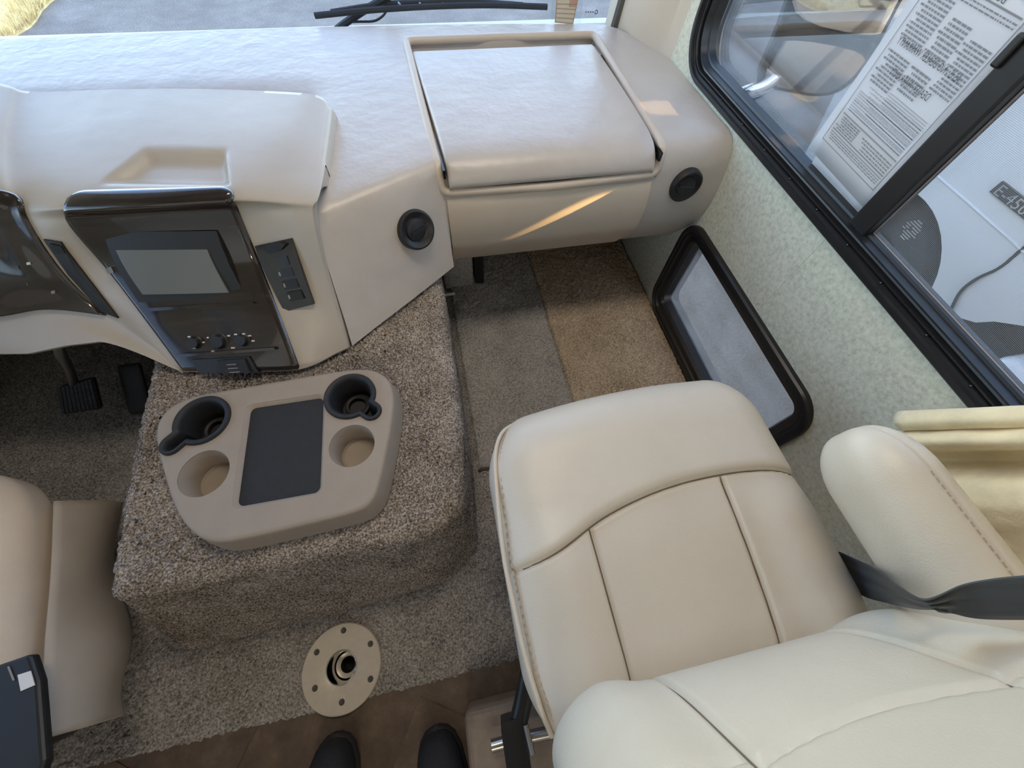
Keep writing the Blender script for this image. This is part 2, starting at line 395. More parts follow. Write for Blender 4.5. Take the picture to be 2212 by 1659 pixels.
# windshield
ws = thing('window_1', 'wide windshield', 'window', (-.36, 1.6, .58)); struct(ws)
del ws['category']; del ws['label']
def wsp(x, z): return V((x, 1.595 - (z - .58) * .16 - .012 * ((x + .36) / 1.05) ** 2 * 4, z))
rows = [[wsp(-1.44 + 2.155 * j / 16, .50 + 1.4 * i / 8) for j in range(17)] for i in range(9)]
rows2 = [[p + V((0, .006, 0)) for p in r] for r in rows]
gl = grid('glass', rows, glass_m, ws)
tube('gasket', [wsp(.672, .56) + V((0, -.012, 0)), wsp(.695, 1.2) + V((0, -.012, 0)), wsp(.70, 1.88) + V((0, -.012, 0))], .016, gasket_m, ws, 8)
# A-pillar
xs0 = [(.665, 1.60), (.672, 1.535), (.690, 1.44), (.722, 1.35), (.742, 1.315), (.742, 1.30), (.7555, 1.27), (.7555, 1.215), (.80, 1.215), (.80, 1.66), (.70, 1.66)]
rows = []
for z in (.42, .60, .8, 1.2, 1.6, 1.95):
    rows.append([V((x - (.0 if z < .7 else 0), y - (z - .6) * .155 * smooth01((y - 1.2) / .12), z)) for x, y in xs0])
struct(grid('trim_1', rows, dash_smooth, wrap=True, angle=30))

# ---- window_2 : the big sliding side window
w2 = thing('window_2', '', '', (XW, .42, .617)); struct(w2); del w2['label']; del w2['category']
def ringset(name, r, rr, steps, m, parent, n=8):
    rows = []
    for (d, x) in steps:
        rows.append([V((x, a, b)) for a, b in rrect(r[0] + d, r[1] - d, r[2] + d, r[3] - d, max(.012, rr - d), n)])
    return grid(name, rows, m, parent, wrap=True, angle=25)
ringset('frame', win_r, .115, [(0, .757), (0, .747), (.003, .744), (.012, .744), (.0135, .750), (.020, .750), (.0215, .755), (.024, .751), (.027, .751), (.028, .762), (.033, .764), (.034, .758), (.037, .758), (.038, .776), (.042, .778), (.043, .797), (.012, .83)], black_metal, w2, 12)
for (px, py) in [(1558, 217), (1604, 267), (1653, 322), (1707, 385), (1767, 450), (1835, 525), (1907, 608), (2009, 720), (2107, 830)]:
    p = at(px, py, x=.75); p.z = max(.6335, min(.637, p.z)); p.x = .7505
    vs, fs = lathe(p, (-1, 0, .3), [(.0001, .0022), (.0016, .0018), (.0026, .0006), (.0028, -.001)], 10); mk('screw', vs, fs, black_gloss, w2)
vs, fs = boxm((.783, .462, .96), (.016, .021, .31)); mu = mk('mullion', vs, fs, black_metal, w2, smooth=False); bevel_obj(mu, .004, 2)
vs, fs = boxm((.7645, .4815, .915), (.004, .006, .018)); la = mk('latch', vs, fs, black_plastic, w2, smooth=False); bevel_obj(la, .003, 2)
vs, fs = boxm((.796, .815, .96), (.0025, .345, .31)); mk('glass', vs, fs, glass_m, w2, smooth=False)
vs, fs = boxm((.806, .05, .96), (.0025, .41, .31)); mk('glass', vs, fs, glass_m, w2, smooth=False)
vs = [(.788, -.34, .657), (.788, .442, .657), (.788, .442, 1.28), (.788, -.34, 1.28)]; mk('insect_screen', vs, [(0, 1, 2, 3)], mesh_m, w2, smooth=False)
seal_m = mat('screen_spline', (.32, .27, .25), .6)
tube('screen_spline', [V((.786, -.34, .659)), V((.786, .440, .659)), V((.786, .440, 1.27))], .0018, seal_m, w2, 6)
# etched glass mark (small rows of dots, diamond outline)
mk_parts = []
cm = at(1968, 497, x=.803)
for i in range(-4, 5):
    for j in range(-4, 5):
        if abs(i) + abs(j) <= 5 and random.random() < .8:
            mk_parts.append(boxm(cm + V((0, i * .0036, j * .0040)), (.0002, .0015, .0007)))
vs, fs = join(mk_parts); mk('etched_mark', vs, fs, mat('etch', (.5, .5, .5), .8), w2, smooth=False)
# ---- window_3 : low window in the footwell
w3 = thing('window_3', '', '', (XW, .52, .022)); struct(w3); del w3['label']; del w3['category']
ringset('frame', low_r, .075, [(0, .758), (0, .744), (.004, .739), (.014, .738), (.018, .742), (.026, .742), (.030, .748), (.046, .751), (.052, .760), (.056, .79), (.04, .825)], black_metal, w3, 10)
for (yy, zz) in ((.68, .366), (.55, .366), (.42, .366), (.30, .366), (.84, .20)):
    vs, fs = lathe((.7415, yy, zz), (-1, 0, 0), [(.0001, .002), (.002, .0015), (.003, .0)], 10); mk('screw', vs, fs, black_gloss, w3)
vs, fs = boxm((.786, .52, .205), (.002, .30, .145)); mk('glass', vs, fs, glass_low, w3, smooth=False)
# driver window glazing, and unseen coach windows added to let in light
for i, (x, r) in enumerate(((XL - .03, (-.3, 1.15, .62, 1.3)), (XL - .03, (-3.4, -.8, .70, 1.55)), (XW + .03, (-2.6, -1.0, .70, 1.08)))):
    o = thing('window_%d' % (4 + i), '', '', (x, r[0], r[2])); struct(o); del o['label']; del o['category']
    rows = [[V((xx, a, b)) for a, b in rrect(r[0] + d, r[1] - d, r[2] + d, r[3] - d, .09)] for d, xx in ((-.02, x), (.03, x), (.03, x + .02 * (1 if x < 0 else -1)), (-.02, x + .02 * (1 if x < 0 else -1)))]
    grid('frame', rows, black_metal, o, wrap=True)
    vs, fs = boxm((x, (r[0] + r[1]) / 2, (r[2] + r[3]) / 2), (.002, (r[1] - r[0]) / 2, (r[3] - r[2]) / 2)); mk('glass', vs, fs, glass_m, o, smooth=False)
# ---- floor : vinyl tiles (coach) and cab carpet
FL_C, FL_R = V((-.369, -.071, 0)), .0885
fl = mk('floor', *boxm((-.36, -2.0625, -.03), (1.115, 1.9375, .03)), vinyl_m, smooth=False); struct(fl)
th = math.radians(-31); tl = .305
cth, sth = math.cos(th), math.sin(th); o0 = V((-.2, -.16, 0))
tile_me = None
rot = Matrix.Rotation(th, 3, 'Z')
for i in range(-3, 4):
    for j in range(-4, 3):
        c = o0 + rot @ V(((i + .5) * tl, (j + .5) * tl, 0))
        lc = rot.transposed() @ (FL_C - c)
        if max(abs(lc.x), abs(lc.y)) < tl / 2 + .05: continue
        if -1.3 < c.x < .62 and -1.1 < c.y < -.05:
            if tile_me is None:
                t = mk('tile', *boxm((0, 0, 0), (tl / 2 - .0015, tl / 2 - .0015, .001)), vinyl_m, fl, smooth=False); tile_me = t.data
            else:
                t = bpy.data.objects.new('tile', tile_me); COL.objects.link(t); t.parent = fl
            t.location = (c.x, c.y, .001); t.rotation_euler = (0, 0, th)
def pile(name, x0, x1, y0, y1, z, step, amp, m, parent=None, hole=None, edge=.0, fn=None):
    nx, ny = int((x1 - x0) / step), int((y1 - y0) / step)
    X, Y = np.meshgrid(np.linspace(x0, x1, nx), np.linspace(y0, y1, ny))
    Z = z + (rng.random(X.shape) - .5) * amp + .0015 * np.sin(X * 23 + 1.3 * np.sin(Y * 17))
    X2 = X + (rng.random(X.shape) - .5) * step * .9; Y2 = Y + (rng.random(X.shape) - .5) * step * .9
    Z[0, :] -= z - .0; Z[:, 0] -= z; Z[:, -1] -= z; Z[-1, :] -= z
    P = np.stack([X2, Y2, Z], -1).reshape(-1, 3)
    idx = np.arange(nx * ny).reshape(ny, nx)
    q = np.stack([idx[:-1, :-1], idx[:-1, 1:], idx[1:, 1:], idx[1:, :-1]], -1).reshape(-1, 4)
    if hole:
        cen = P[q].mean(1); q = q[np.hypot(cen[:, 0] - hole[0], cen[:, 1] - hole[1]) > hole[2]]
    if fn is not None:
        cen = P[q].mean(1); q = q[fn(cen[:, 0], cen[:, 1])]
    me = bpy.data.meshes.new(name); me.vertices.add(len(P)); me.vertices.foreach_set('co', P.ravel())
    me.loops.add(q.size); me.loops.foreach_set('vertex_index', q.ravel().astype(np.int32))
    me.polygons.add(len(q)); me.polygons.foreach_set('loop_start', np.arange(0, q.size, 4, dtype=np.int32))
    me.update(); me.validate(); me.materials.append(m)
    me.polygons.foreach_set('use_smooth', [True] * len(me.polygons))
    o = bpy.data.objects.new(name, me); COL.objects.link(o)
    if parent: o.parent = parent
    return o
cf = pile('floor_carpet', XL, XW, -.142, 1.33, .006, .0052, .007, carpet_floor, hole=(FL_C.x, FL_C.y, FL_R - .012)); struct(cf)
cf.name = 'floor'
# base slab under the carpet, with the table socket hole left open by the carpet itself
mk('subfloor', *boxm((-.36, .62, -.16), (1.115, .76, .03)), dark_gap, cf, smooth=False)

# ================================================================== FOOTWELL MAT
matt = thing('carpet_mat', 'grey-brown carpet mat covering the passenger footwell floor', 'mat', (.37, .33, .01))
pile('mat_field', .012, .345, .330, 1.33, .014, .0050, .008, carpet_mat, matt)
pile('mat_sunlit_half', .345, .752, .330, 1.33, .014, .0050, .008, carpet_sunlit, matt)  # wall-side half of the mat, coloured as if sunlit
for o in list(matt.children): o.matrix_parent_inverse = Matrix.Translation(-matt.location)
vs, fs = boxm((.38, .3275, .006), (.37, .003, .006)); mk('binding', vs, fs, black_rubber, matt, smooth=False)

# ================================================================== ENGINE COVER
ec = thing('engine_cover', 'brown carpeted engine cover box between the two seats', 'engine cover', (-.36, .6, 0))
def loop_resample(pts, n):
    pts = [V(p) for p in pts]; L = [0]
    for i in range(len(pts)): L.append(L[-1] + (pts[(i + 1) % len(pts)] - pts[i]).length)
    out = []
    for k in range(n):
        s = L[-1] * k / n; i = max(j for j in range(len(pts)) if L[j] <= s); f = (s - L[i]) / (L[i + 1] - L[i])
        out.append(pts[i].lerp(pts[(i + 1) % len(pts)], f))
    return out
def chaikin(pts, it=2, r=.25):
    pts = [V(p) for p in pts]
    for _ in range(it):
        q = []
        for i in range(len(pts)):
            a, b = pts[i], pts[(i + 1) % len(pts)]; q += [a.lerp(b, r), a.lerp(b, 1 - r)]
        pts = q
    return pts
ec_bot = [(-.725, .028, 0), (-.43, .040, 0), (-.11, .056, 0), (-.022, .12, 0), (-.006, .32, 0), (-.004, .8, 0), (-.03, 1.3, 0), (-.4, 1.3, 0), (-.735, 1.3, 0), (-.725, .8, 0), (-.715, .35, 0), (-.735, .10, 0)]
ec_top = [(-.638, .127, .345), (-.36, .128, .345), (-.085, .130, .345), (-.033, .18, .345), (-.010, .34, .345), (-.010, .8, .345), (-.03, 1.3, .345), (-.38, 1.3, .345), (-.71, 1.3, .345), (-.70, .8, .345), (-.678, .45, .345), (-.650, .20, .345)]
NB = 420
cb = []; ct = []
# corners slightly rounded, matching point counts
def round_pair(b, t):
    def f(pts):
        q = []
        for i in range(len(pts)):
            p0, p1, p2 = V(pts[i - 1]), V(pts[i]), V(pts[(i + 1) % len(pts)])
            for s in np.linspace(0, 1, 6):
                a = p1 + (p0 - p1) * .16; c = p1 + (p2 - p1) * .16
                q.append(a * (1 - s) ** 2 + p1 * 2 * s * (1 - s) + c * s * s)
        return q
    return f(b), f(t)
cb, ct = round_pair(ec_bot, ec_top)
def dens(pts, ref, n):
    L = [0]
    for i in range(len(ref)): L.append(L[-1] + (ref[(i + 1) % len(ref)] - ref[i]).length)
    out = []
    for k in range(n):
        s = L[-1] * k / n; i = max(j for j in range(len(ref)) if L[j] <= s); f = (s - L[i]) / max(1e-9, (L[i + 1] - L[i]))
        out.append(pts[i].lerp(pts[(i + 1) % len(pts)], f))
    return out
cb2, ct2 = dens(cb, ct, NB), dens(ct, ct, NB)
cen = V((-.35, .72, .345)); rows = []
for k in range(56):
    t = k / 55; rows.append([a.lerp(b, t * .90) for a, b in zip(cb2, ct2)])
R_ = .038
for k in range(1, 9):
    a = k / 8 * math.pi / 2
    row = []
    for b_, t_ in zip(cb2, ct2):
        p = b_.lerp(t_, .90); inw = (V((cen.x, cen.y, 0)) - V((p.x, p.y, 0))).normalized()
        row.append(p + inw * R_ * (1 - math.cos(a)) + V((0, 0, .0345)) * math.sin(a))
    rows.append(row)
last = rows[-1]
for k in range(1, 90):
    t = (k / 90); rows.append([p.lerp(V((cen.x, cen.y, p.z)), t) for p in last])
for r in rows:
    for i, p in enumerate(r):
        r[i] = p + V(((random.random() - .5), (random.random() - .5), (random.random() - .5))) * .0062 if p.z > .01 else p
grid('carpet_cover', rows, carpet_brown, ec, wrap=True, angle=180)
# bracket pin on its forward side, and carpet block with dark slot at the firewall
hb = thing('hold_down_pin', 'small bent steel pin on the side of the engine cover below the dashboard', 'pin', at(950, 642, z=.20))
p1, p2, p3 = at(938, 650, z=.2), at(945, 640, z=.215), at(982, 634, z=.2)
tube('rod', [p1, p2, p2.lerp(p3, .5), p3], .0045, steel, hb, 8)
vs, fs = lathe(p1 + V((0, 0, -.004)), (0, 0, 1), [(.0001, .012), (.009, .012), (.010, .0), (.0001, 0)], 12); mk('eye', vs, fs, steel, hb)
cbk = mk('carpet_block', *pad((.055, .10, .105), (.012, .012, .012), (20, 30, 30)), carpet_mat)
for v in cbk.data.vertices: v.co = v.co + V((.048, 1.12, .130)) + V((random.random() - .5, random.random() - .5, random.random() - .5)) * .005
tag(cbk, 'carpet covered block at the footwell wall under the glove box', 'carpet block')
db = mk('floor_duct', *pad((.018, .06, .11), (.006, .006, .006), (4, 8, 8)), black_plastic)
for v in db.data.vertices: v.co = v.co + V((.128, 1.10, .12))
tag(db, 'dark narrow duct slot beside the carpeted block under the glove box', 'duct')

# ================================================================== DASHBOARD
dash = thing('dashboard', 'beige vinyl dashboard running under the windshield with dark wood panels', 'dashboard', (-.36, 1.2, .35))
PR = [(.895, .606), (.868, .599), (.845, .575), (.832, .535), (.824, .45), (.845, .37), (.92, .268)]
PA = [(.885, .606), (.858, .600), (.842, .580), (.827, .52), (.812, .46), (.799, .41), (.785, .358)]
PB = [(.760, .606), (.728, .600), (.706, .580), (.667, .51), (.636, .455), (.606, .40), (.575, .353)]
PC = [(1.0, .605), (.99, .600), (.985, .58), (.985, .52), (.985, .48), (.985, .45), (.985, .42)]
def yb(x):
    if x < -.2: return 1.575 - .03 * ((x + .36) / 1.1) ** 2
    if x < .62: return 1.574 - .045 * ((x + .2) / .82) ** 2
    return 1.529 - .23 * ((x - .62) / .135) ** 1.6
def prof(x):
    if x >= .028: return PR
    if x >= -.238:
        t = (.022 - x) / (.022 + .238); return [(a[0] + (b[0] - a[0]) * t, a[1] + (b[1] - a[1]) * t) for a, b in zip(PA, PB)]
    t = min(1, (-.238 - x) / .03); return [(a[0] + (b[0] - a[0]) * t, a[1] + (b[1] - a[1]) * t) for a, b in zip(PB, PC)]
cols = [(.7545, 0), (.735, 0), (.70, 0), (.66, 0), (.62, 0), (.59, 0), (.566, 0), (.560, 1), (.45, 1), (.3, 1), (.15, 1), (.032, 1), (.026, 0)]
cols += [(.02 - .258 * k / 10, 0) for k in range(11)] + [(-.27, 0), (-.40, 0), (-.7, 0), (-1.0, 0), (-1.3, 0), (-1.47, 0)]
rows = []
for (x, pk) in cols:
    pr = prof(x); b = yb(x); y6 = pr[0][0] + .09
    ytop = [b, b - .005, b - .012, min(b - .03, 1.454), min(b - .035, 1.448), min(1.3, b - .04), 1.24, 1.19, 1.14, max(1.02, y6), max(.94, y6 - .001), y6 - .002] if pr is not PR else [b, b - .005, b - .012, min(b - .03, 1.454), min(b - .035, 1.448), min(1.3, b - .04), 1.24, 1.19, 1.14, 1.05, 1.0, y6]
    pts = [V((x, b + .004, .50)), V((x, b + .0015, .597))] + [V((x, y, .605)) for y in ytop[1:]]
    tw = smooth01((-.22 - x) / .09) * .040
    for q in pts[4:]: q.z -= tw * smooth01((1.26 - q.y) / .16) * smooth01((q.y - .82) / .12)
    if pk:
        for q in pts[5:]: q.z -= .032
    fr = [V((x, a, c)) for a, c in pr]
    if pk:
        fr[0].z -= .032; fr[1].z -= .032; fr[0].y += .02; fr[1].y += .035; fr[2].y += .036; fr[2].z -= .02
    f2 = crs(fr, 25) if not pk else [fr[0], fr[1], fr[2]] + [fr[2].lerp(fr[3], k / 8) for k in range(1, 8)] + [V(p) for p in crs(fr[3:], 15)]
    pts += f2 + [V((x, 1.25, pr[-1][1] - .01))]
    for q in pts:
        wl_ = max(0, 1 - abs(x - .027) / .2) if x < .027 else max(0, 1 - (x - .027) / .25)
        wr_ = max(0, 1 - abs(x - .563) / .12)
        q.x += (-.05 * wl_ + .02 * wr_) * (q.y - .85)
    rows.append(pts)
grid('dash_body', rows, dash_vinyl, dash, angle=42, flip=True)
# glove box lid
prof_l = [(1.388, .580), (1.389, .598), (1.380, .607), (1.355, .611), (1.2, .614), (1.05, .614), (.93, .612), (.885, .608), (.858, .600), (.838, .585), (.828, .566), (.829, .556), (.838, .551), (.88, .549)]
rows = []
def lx(y): return .042 - .066 * (y - .83)
def rx(y): return .545 + .004 * (y - .83)
for k in range(len(prof_l) * 3 - 2):
    p = cr1([V((0, a, c)) for a, c in prof_l], k / 3)
    l, r_ = lx(p.y), rx(p.y); mid = (l + r_) / 2
    fr_ = .008
    low = min(p.z - .006, .58) if p.y > .86 else p.z
    yin = p.y + (.012 if p.y < .86 else 0)
    row = [V((l, yin, low - .012)), V((l, p.y + .002, p.z - .007)), V((l + .002, p.y, p.z - .003)), V((l + fr_, p.y, p.z))]
    row += [V((l + fr_ + (r_ - l - 2 * fr_) * j / 10, p.y, p.z)) for j in range(1, 10)]
    row += [V((r_ - fr_, p.y, p.z)), V((r_ - .002, p.y, p.z - .003)), V((r_, p.y + .002, p.z - .007)), V((r_, yin, low - .012))]
    rows.append(row)
grid('glove_box_lid', rows, dash_vinyl, dash, angle=60)
# hinge strips at the lid's sides
for (xx, px) in ((lx(.93) - .006, 0), (rx(.9) + .006, 1)):
    vs, fs = boxm((xx, .905, .588), (.0025, .075, .010), Matrix.Rotation(.066 if not px else 0, 3, 'Z')); mk('hinge', vs, fs, black_gloss, dash, smooth=False)
# rim round the lid
def rnd_path(pts, r=.02, n=5, closed=True):
    pts = [V(p) for p in pts]; q = []
    for i, p in enumerate(pts):
        a, c = pts[i - 1], pts[(i + 1) % len(pts)]
        d0 = min(r, (a - p).length * .45); d1 = min(r, (c - p).length * .45)
        s, e = p + (a - p).normalized() * d0, p + (c - p).normalized() * d1
        for k in range(n): t = k / (n - 1); q.append(s * (1 - t) ** 2 + p * 2 * t * (1 - t) + e * t * t)
    return q
rim = rnd_path([(.023, .838, .540), (.022, .852, .596), (-.006, 1.452, .606), (.20, 1.452, .606), (.23, 1.462, .603), (.33, 1.462, .603), (.36, 1.452, .606), (.572, 1.450, .606), (.563, .852, .597), (.560, .838, .542), (.30, .832, .537)], .022)
tube('lid_rim', rim, .0105, dash_smooth, dash, 12, True)
# glove box door panel below the lid
base_p = [(.834, .528), (.826, .50), (.8215, .45), (.828, .40), (.842, .37), (.878, .318), (.913, .270), (.93, .262)]
pp = crs([V((0, a, c)) for a, c in base_p], 22); rows = []
for k, p in enumerate(pp):
    l, r_ = .031, .553 + .004 * math.sin(k / 21 * 3.1)
    rows.append([V((l, p.y + .01, p.z))] + [V((l + .002 + (r_ - l - .004) * j / 12, p.y - .004, p.z)) for j in range(13)] + [V((r_, p.y + .01, p.z))])
grid('glove_box_door', rows, dash_smooth, dash, angle=60, flip=True)

# --- centre cowl / instrument hood
def P(px, py, z): return at(px, py, z=z)
cA = [P(712, 232, .637), P(697, 335, .638), P(683, 425, .634), P(676, 465, .614), P(699, 575, .525), P(727, 670, .438), P(750, 752, .358)]
cB = [P(640, 200, .655), P(575, 310, .658), P(511, 420, .644), P(516, 452, .616), P(560, 560, .527), P(609, 688, .438), P(650, 797, .358)]
cM = [P(430, 192, .662), P(380, 290, .660), P(328, 428, .646), P(330, 458, .618), P(380, 570, .527), P(455, 690, .438), P(525, 802, .358)]
cC = [P(250, 193, .664), P(195, 310, .660), P(146, 430, .646), P(140, 476, .616), P(228, 581, .527), P(320, 700, .438), P(398, 803, .358)]
cD = [P(72, 198, .664), P(50, 310, .659), P(48, 420, .646), P(62, 482, .612), P(140, 598, .522), P(235, 687, .44), P(385, 800, .363)]
cE = [P(15, 184, .674), P(-15, 305, .672), P(-8, 408, .658), P(0, 480, .618), P(60, 600, .53), P(110, 672, .458), P(215, 738, .412)]
cF = [P(-70, 165, .684), P(-110, 300, .682), P(-110, 410, .664), P(-100, 490, .62), P(-50, 610, .53), P(-10, 690, .455), P(60, 764, .402)]
cG = [V((-1.1, 1.20, .685)), V((-1.1, .97, .684)), V((-1.1, .83, .664)), V((-1.1, .76, .62)), V((-1.1, .725, .53)), V((-1.1, .69, .455)), V((-1.1, .665, .402))]
cH = [V((-1.47, p.y + .03, p.z - .01)) for p in cG]
cA2 = [P(694, 210, .645)] + [a_.lerp(b_, .2) for a_, b_ in zip(cA[1:], cB[1:])]
cA2[1].z += .003
CC = [cA, cA2, cB, cM, cC, cD, cE, cF, cG, cH]
def pod(u, v): return cr1([cr1(c, v) for c in CC], u)
def podn(u, v):
    e = .02; a = pod(min(9, u + e), v) - pod(max(0, u - e), v); b = pod(u, min(6, v + e)) - pod(u, max(0, v - e))
    n = b.cross(a)
    if n.length < 1e-9: return V((0, -.5, .8))
    n.normalize()
    if n.dot(CAM - pod(u, v)) < 0: n = -n
    return n
scoop = [(310, 318), (492, 320), (503, 405), (205, 400)]
def inside_dist(px, py, poly):
    d = 1e9; n = len(poly)
    for i in range(n):
        ax, ay = poly[i]; bx2, by2 = poly[(i + 1) % n]; L = math.hypot(bx2 - ax, by2 - ay)
        d = min(d, ((bx2 - ax) * (py - ay) - (by2 - ay) * (px - ax)) / L)
    return d
NU, NV = 180, 110
us = [6.0 * j / (NU - 1) for j in range(NU)] + [6.5, 7, 7.5, 8, 8.5, 9]
rows = []; podpix = []
for i in range(NV):
    v = 6.0 * i / (NV - 1); row = []
    for u in us:
        p = pod(u, v)
        if u <= 6 and v < 3.3:
            px, py = pj(p); d = inside_dist(px, py, scoop)
            if d > 0: p = p - podn(u, v) * .016 * smooth01(d / 26)
        row.append(p)
        if u <= 6: podpix.append((*pj(p), u, v))
    rows.append(row)
PX = np.array(podpix)
# side and back walls of the cowl: extra rim columns/rows
full = []
rw = []
for r in rows: full.append(r)
backrow = [V((p.x, p.y + .010, p.z - .012)) for p in rows[0]]; backrow2 = [V((p.x, p.y + .022, .555)) for p in rows[0]]
under = [V((p.x, p.y + .004, p.z - .008)) for p in rows[-1]]; under2 = [V((p.x, p.y + .16, p.z - .002)) for p in rows[-1]]
full = [backrow2, backrow] + rows + [under, under2]
for k, r in enumerate(full):
    p = r[0]; kk = min(max(k - 2, 0), NV - 1) / (NV - 1)
    w_ = smooth01((.641 - p.z) / .010) if kk > .2 else 0.0
    a = (p + V((.006, .001, -.006))).lerp(p + V((.004, .006, -.001)), w_)
    b = V((p.x + .005, p.y + .003, .588)).lerp(p + V((.004, .09, .0)), w_)
    r.insert(0, a); r.insert(0, b)
grid('instrument_cowl', full, cowl_vinyl, dash, angle=50)
def on_pod(px, py, off=0.0):
    d = (PX[:, 0] - px) ** 2 + (PX[:, 1] - py) ** 2; i = np.argsort(d)[:3]
    w = 1 / (d[i] + .5); w /= w.sum(); u, v = float((PX[i, 2] * w).sum()), float((PX[i, 3] * w).sum())
    for _ in range(5):
        x0, y0 = pj(pod(u, v)); e = .01
        xu, yu = pj(pod(min(6, u + e), v)); xv, yv = pj(pod(u, min(6, v + e)))
        eu, ev = max(1e-6, min(6, u + e) - u), max(1e-6, min(6, v + e) - v)
        a_, b_, c_, d_ = (xu - x0) / eu, (xv - x0) / ev, (yu - y0) / eu, (yv - y0) / ev
        det = a_ * d_ - b_ * c_
        if abs(det) < 1e-6: break
        du = ((px - x0) * d_ - (py - y0) * b_) / det; dv_ = ((py - y0) * a_ - (px - x0) * c_) / det
        u = max(0, min(6, u + max(-.3, min(.3, du)))); v = max(0, min(6, v + max(-.3, min(.3, dv_))))
    n = podn(u, v); return pod(u, v) + n * off, n
def slab(name, poly, m, parent, t=.004, off=.002, sub=4, bev=0):
    """raised piece following the cowl, outline given where it is seen"""
    pts = []
    for i in range(len(poly)):
        a, b = poly[i], poly[(i + 1) % len(poly)]
        for k in range(sub): pts.append((a[0] + (b[0] - a[0]) * k / sub, a[1] + (b[1] - a[1]) * k / sub))
    nn = V((0, 0, 0)); lo = []
    cx_ = sum(p[0] for p in pts) / len(pts); cy_ = sum(p[1] for p in pts) / len(pts)
    for p in pts:
        q, n = on_pod(*p); lo.append(q); nn += n
    nn.normalize(); c, _ = on_pod(cx_, cy_)
    n = len(pts)
    if sub != 5:
        hm = max((p - c).dot(nn) for p in lo); hm = min(hm, .004)
        hi = [p + nn * (hm - (p - c).dot(nn) + off + t) for p in lo]; ct_ = c + nn * (hm + off + t)
    else: hi = [p + nn * (off + t) for p in lo]; ct_ = c + nn * (off + t)
    vs = [p + nn * (off - .006) for p in lo] + hi + [ct_]
    fs = [(i, (i + 1) % n, n + (i + 1) % n, n + i) for i in range(n)] + [(n + i, n + (i + 1) % n, 2 * n) for i in range(n)]
    o = fixn(mk(name, vs, fs, m, parent, angle=30))
    return o, nn
# --- wood panel of the centre stack
def wood(name, u0, u1, v0, v1, off, m, parent, cr_=.25, nu=40, nv=70, corner=.35):
    rows = []
    for i in range(nv + 1):
        t = i / nv; row = []
        for j in range(nu + 1):
            s = j / nu
            e = min(s, 1 - s); vst = v0 + corner * (1 - math.sqrt(max(0, 1 - (1 - min(1, e / .12)) ** 2)))
            v = vst + (v1 - vst) * t; u = u0 + (u1 - u0) * s
            k = min(1, e / .03, (t / .03), ((1 - t) / .01)); h = off * math.sqrt(max(0, 1 - (1 - k) ** 2))
            row.append(pod(u, v) + podn(u, v) * (h - .001))
        rows.append(row)
    return grid(name, rows, m, parent, angle=70)
wp = wood('wood_panel', 2.0, 3.98, 1.80, 6.0, .009, wood_m, dash)
wp['label'] = 'dark glossy wood grain centre panel'
bz, nn = slab('screen_bezel', [(226, 500), (474, 497), (535, 642), (306, 650)], black_plastic, wp, .004, .009)
slab('screen', [(262, 538), (458, 536), (500, 629), (320, 632)], screen_m, wp, .002, .0135)
slab('chrome_button', [(240, 576), (252, 572), (258, 584), (246, 588)], chrome, wp, .003, .013, 2)
slab('lower_trim', [(330, 664), (552, 650), (556, 655), (334, 671)], wood_m, wp, .004, .010)
# climate knobs
for (px, py, r_) in ((428, 738, .014), (480, 736, .017), (531, 733, .014)):
    c, n = on_pod(px, py, .008)
    vs, fs = lathe(c, n, [(.0001, .012), (r_ * .72, .012), (r_ * .78, .009), (r_ * .85, .002), (r_, .001), (r_ + .002, -.002)], 24); kn = mk('climate_knob', vs, fs, black_plastic, wp)
for (px, py, w) in ((415, 726, 3), (426, 750, 3), (466, 757, 3), (446, 738, 2), (509, 750, 4), (500, 724, 3), (515, 721, 3), (532, 720, 3), (545, 724, 3), (552, 735, 3), (455, 728, 2), (419, 741, 2)):
    slab('dial_mark', [(px - w, py - 1.4), (px + w, py - 1.4), (px + w, py + 1.4), (px - w, py + 1.4)], white_m, wp, .0005, .0095, 1)
slab('ledge', [(398, 762), (600, 748), (603, 753), (402, 768)], wood_m, wp, .008, .009)
slab('socket_recess', [(420, 775), (545, 768), (566, 806), (444, 812)], black_plastic, wp, .002, .009)
slab('switch_block', [(478, 776), (538, 772), (552, 806), (492, 808)], black_rubber, wp, .006, .011)
for k in range(3):
    slab('switch_mark', [(500 + 3 * k, 784 + 8 * k), (520 + 4 * k, 782.5 + 8 * k), (521 + 4 * k, 784 + 8 * k), (501 + 3 * k, 785.5 + 8 * k)], mat('mark_grey', (.3, .3, .3), .5) if k == 0 else MATS['mark_grey'], wp, .0006, .0172, 1)
# right switch module
sm, nn = slab('switch_module', [(557, 530), (632, 514), (681, 655), (613, 674)], black_gloss, dash, .006, .002)
sm['label'] = 'black switch module with rocker and buttons'
slab('rocker', [(577, 531), (592, 522), (612, 519), (624, 524), (614, 536), (590, 544)], black_rubber, sm, .006, .009)
for k in range(4):
    x0, y0 = 596 + 9.5 * k, 556 + 25 * k
    slab('button', [(x0, y0), (x0 + 30, y0 - 6), (x0 + 37, y0 + 13), (x0 + 7, y0 + 19)], black_plastic, sm, .004, .008, 2)
    slab('button_mark', [(x0 + 3, y0 + 6), (x0 + 6, y0 + 5), (x0 + 9, y0 + 13), (x0 + 6, y0 + 14)], MATS['mark_grey'], sm, .0006, .0125, 1)
# slot vent left of the wood panel
sv, _ = slab('slot_vent', [(97, 516), (134, 522), (150, 545), (258, 686), (222, 672), (150, 592)], black_plastic, dash, .003, .001, 5)
slab('vent_flap', [(112, 524), (137, 530), (146, 545), (124, 545)], black_rubber, sv, .003, .004, 2)
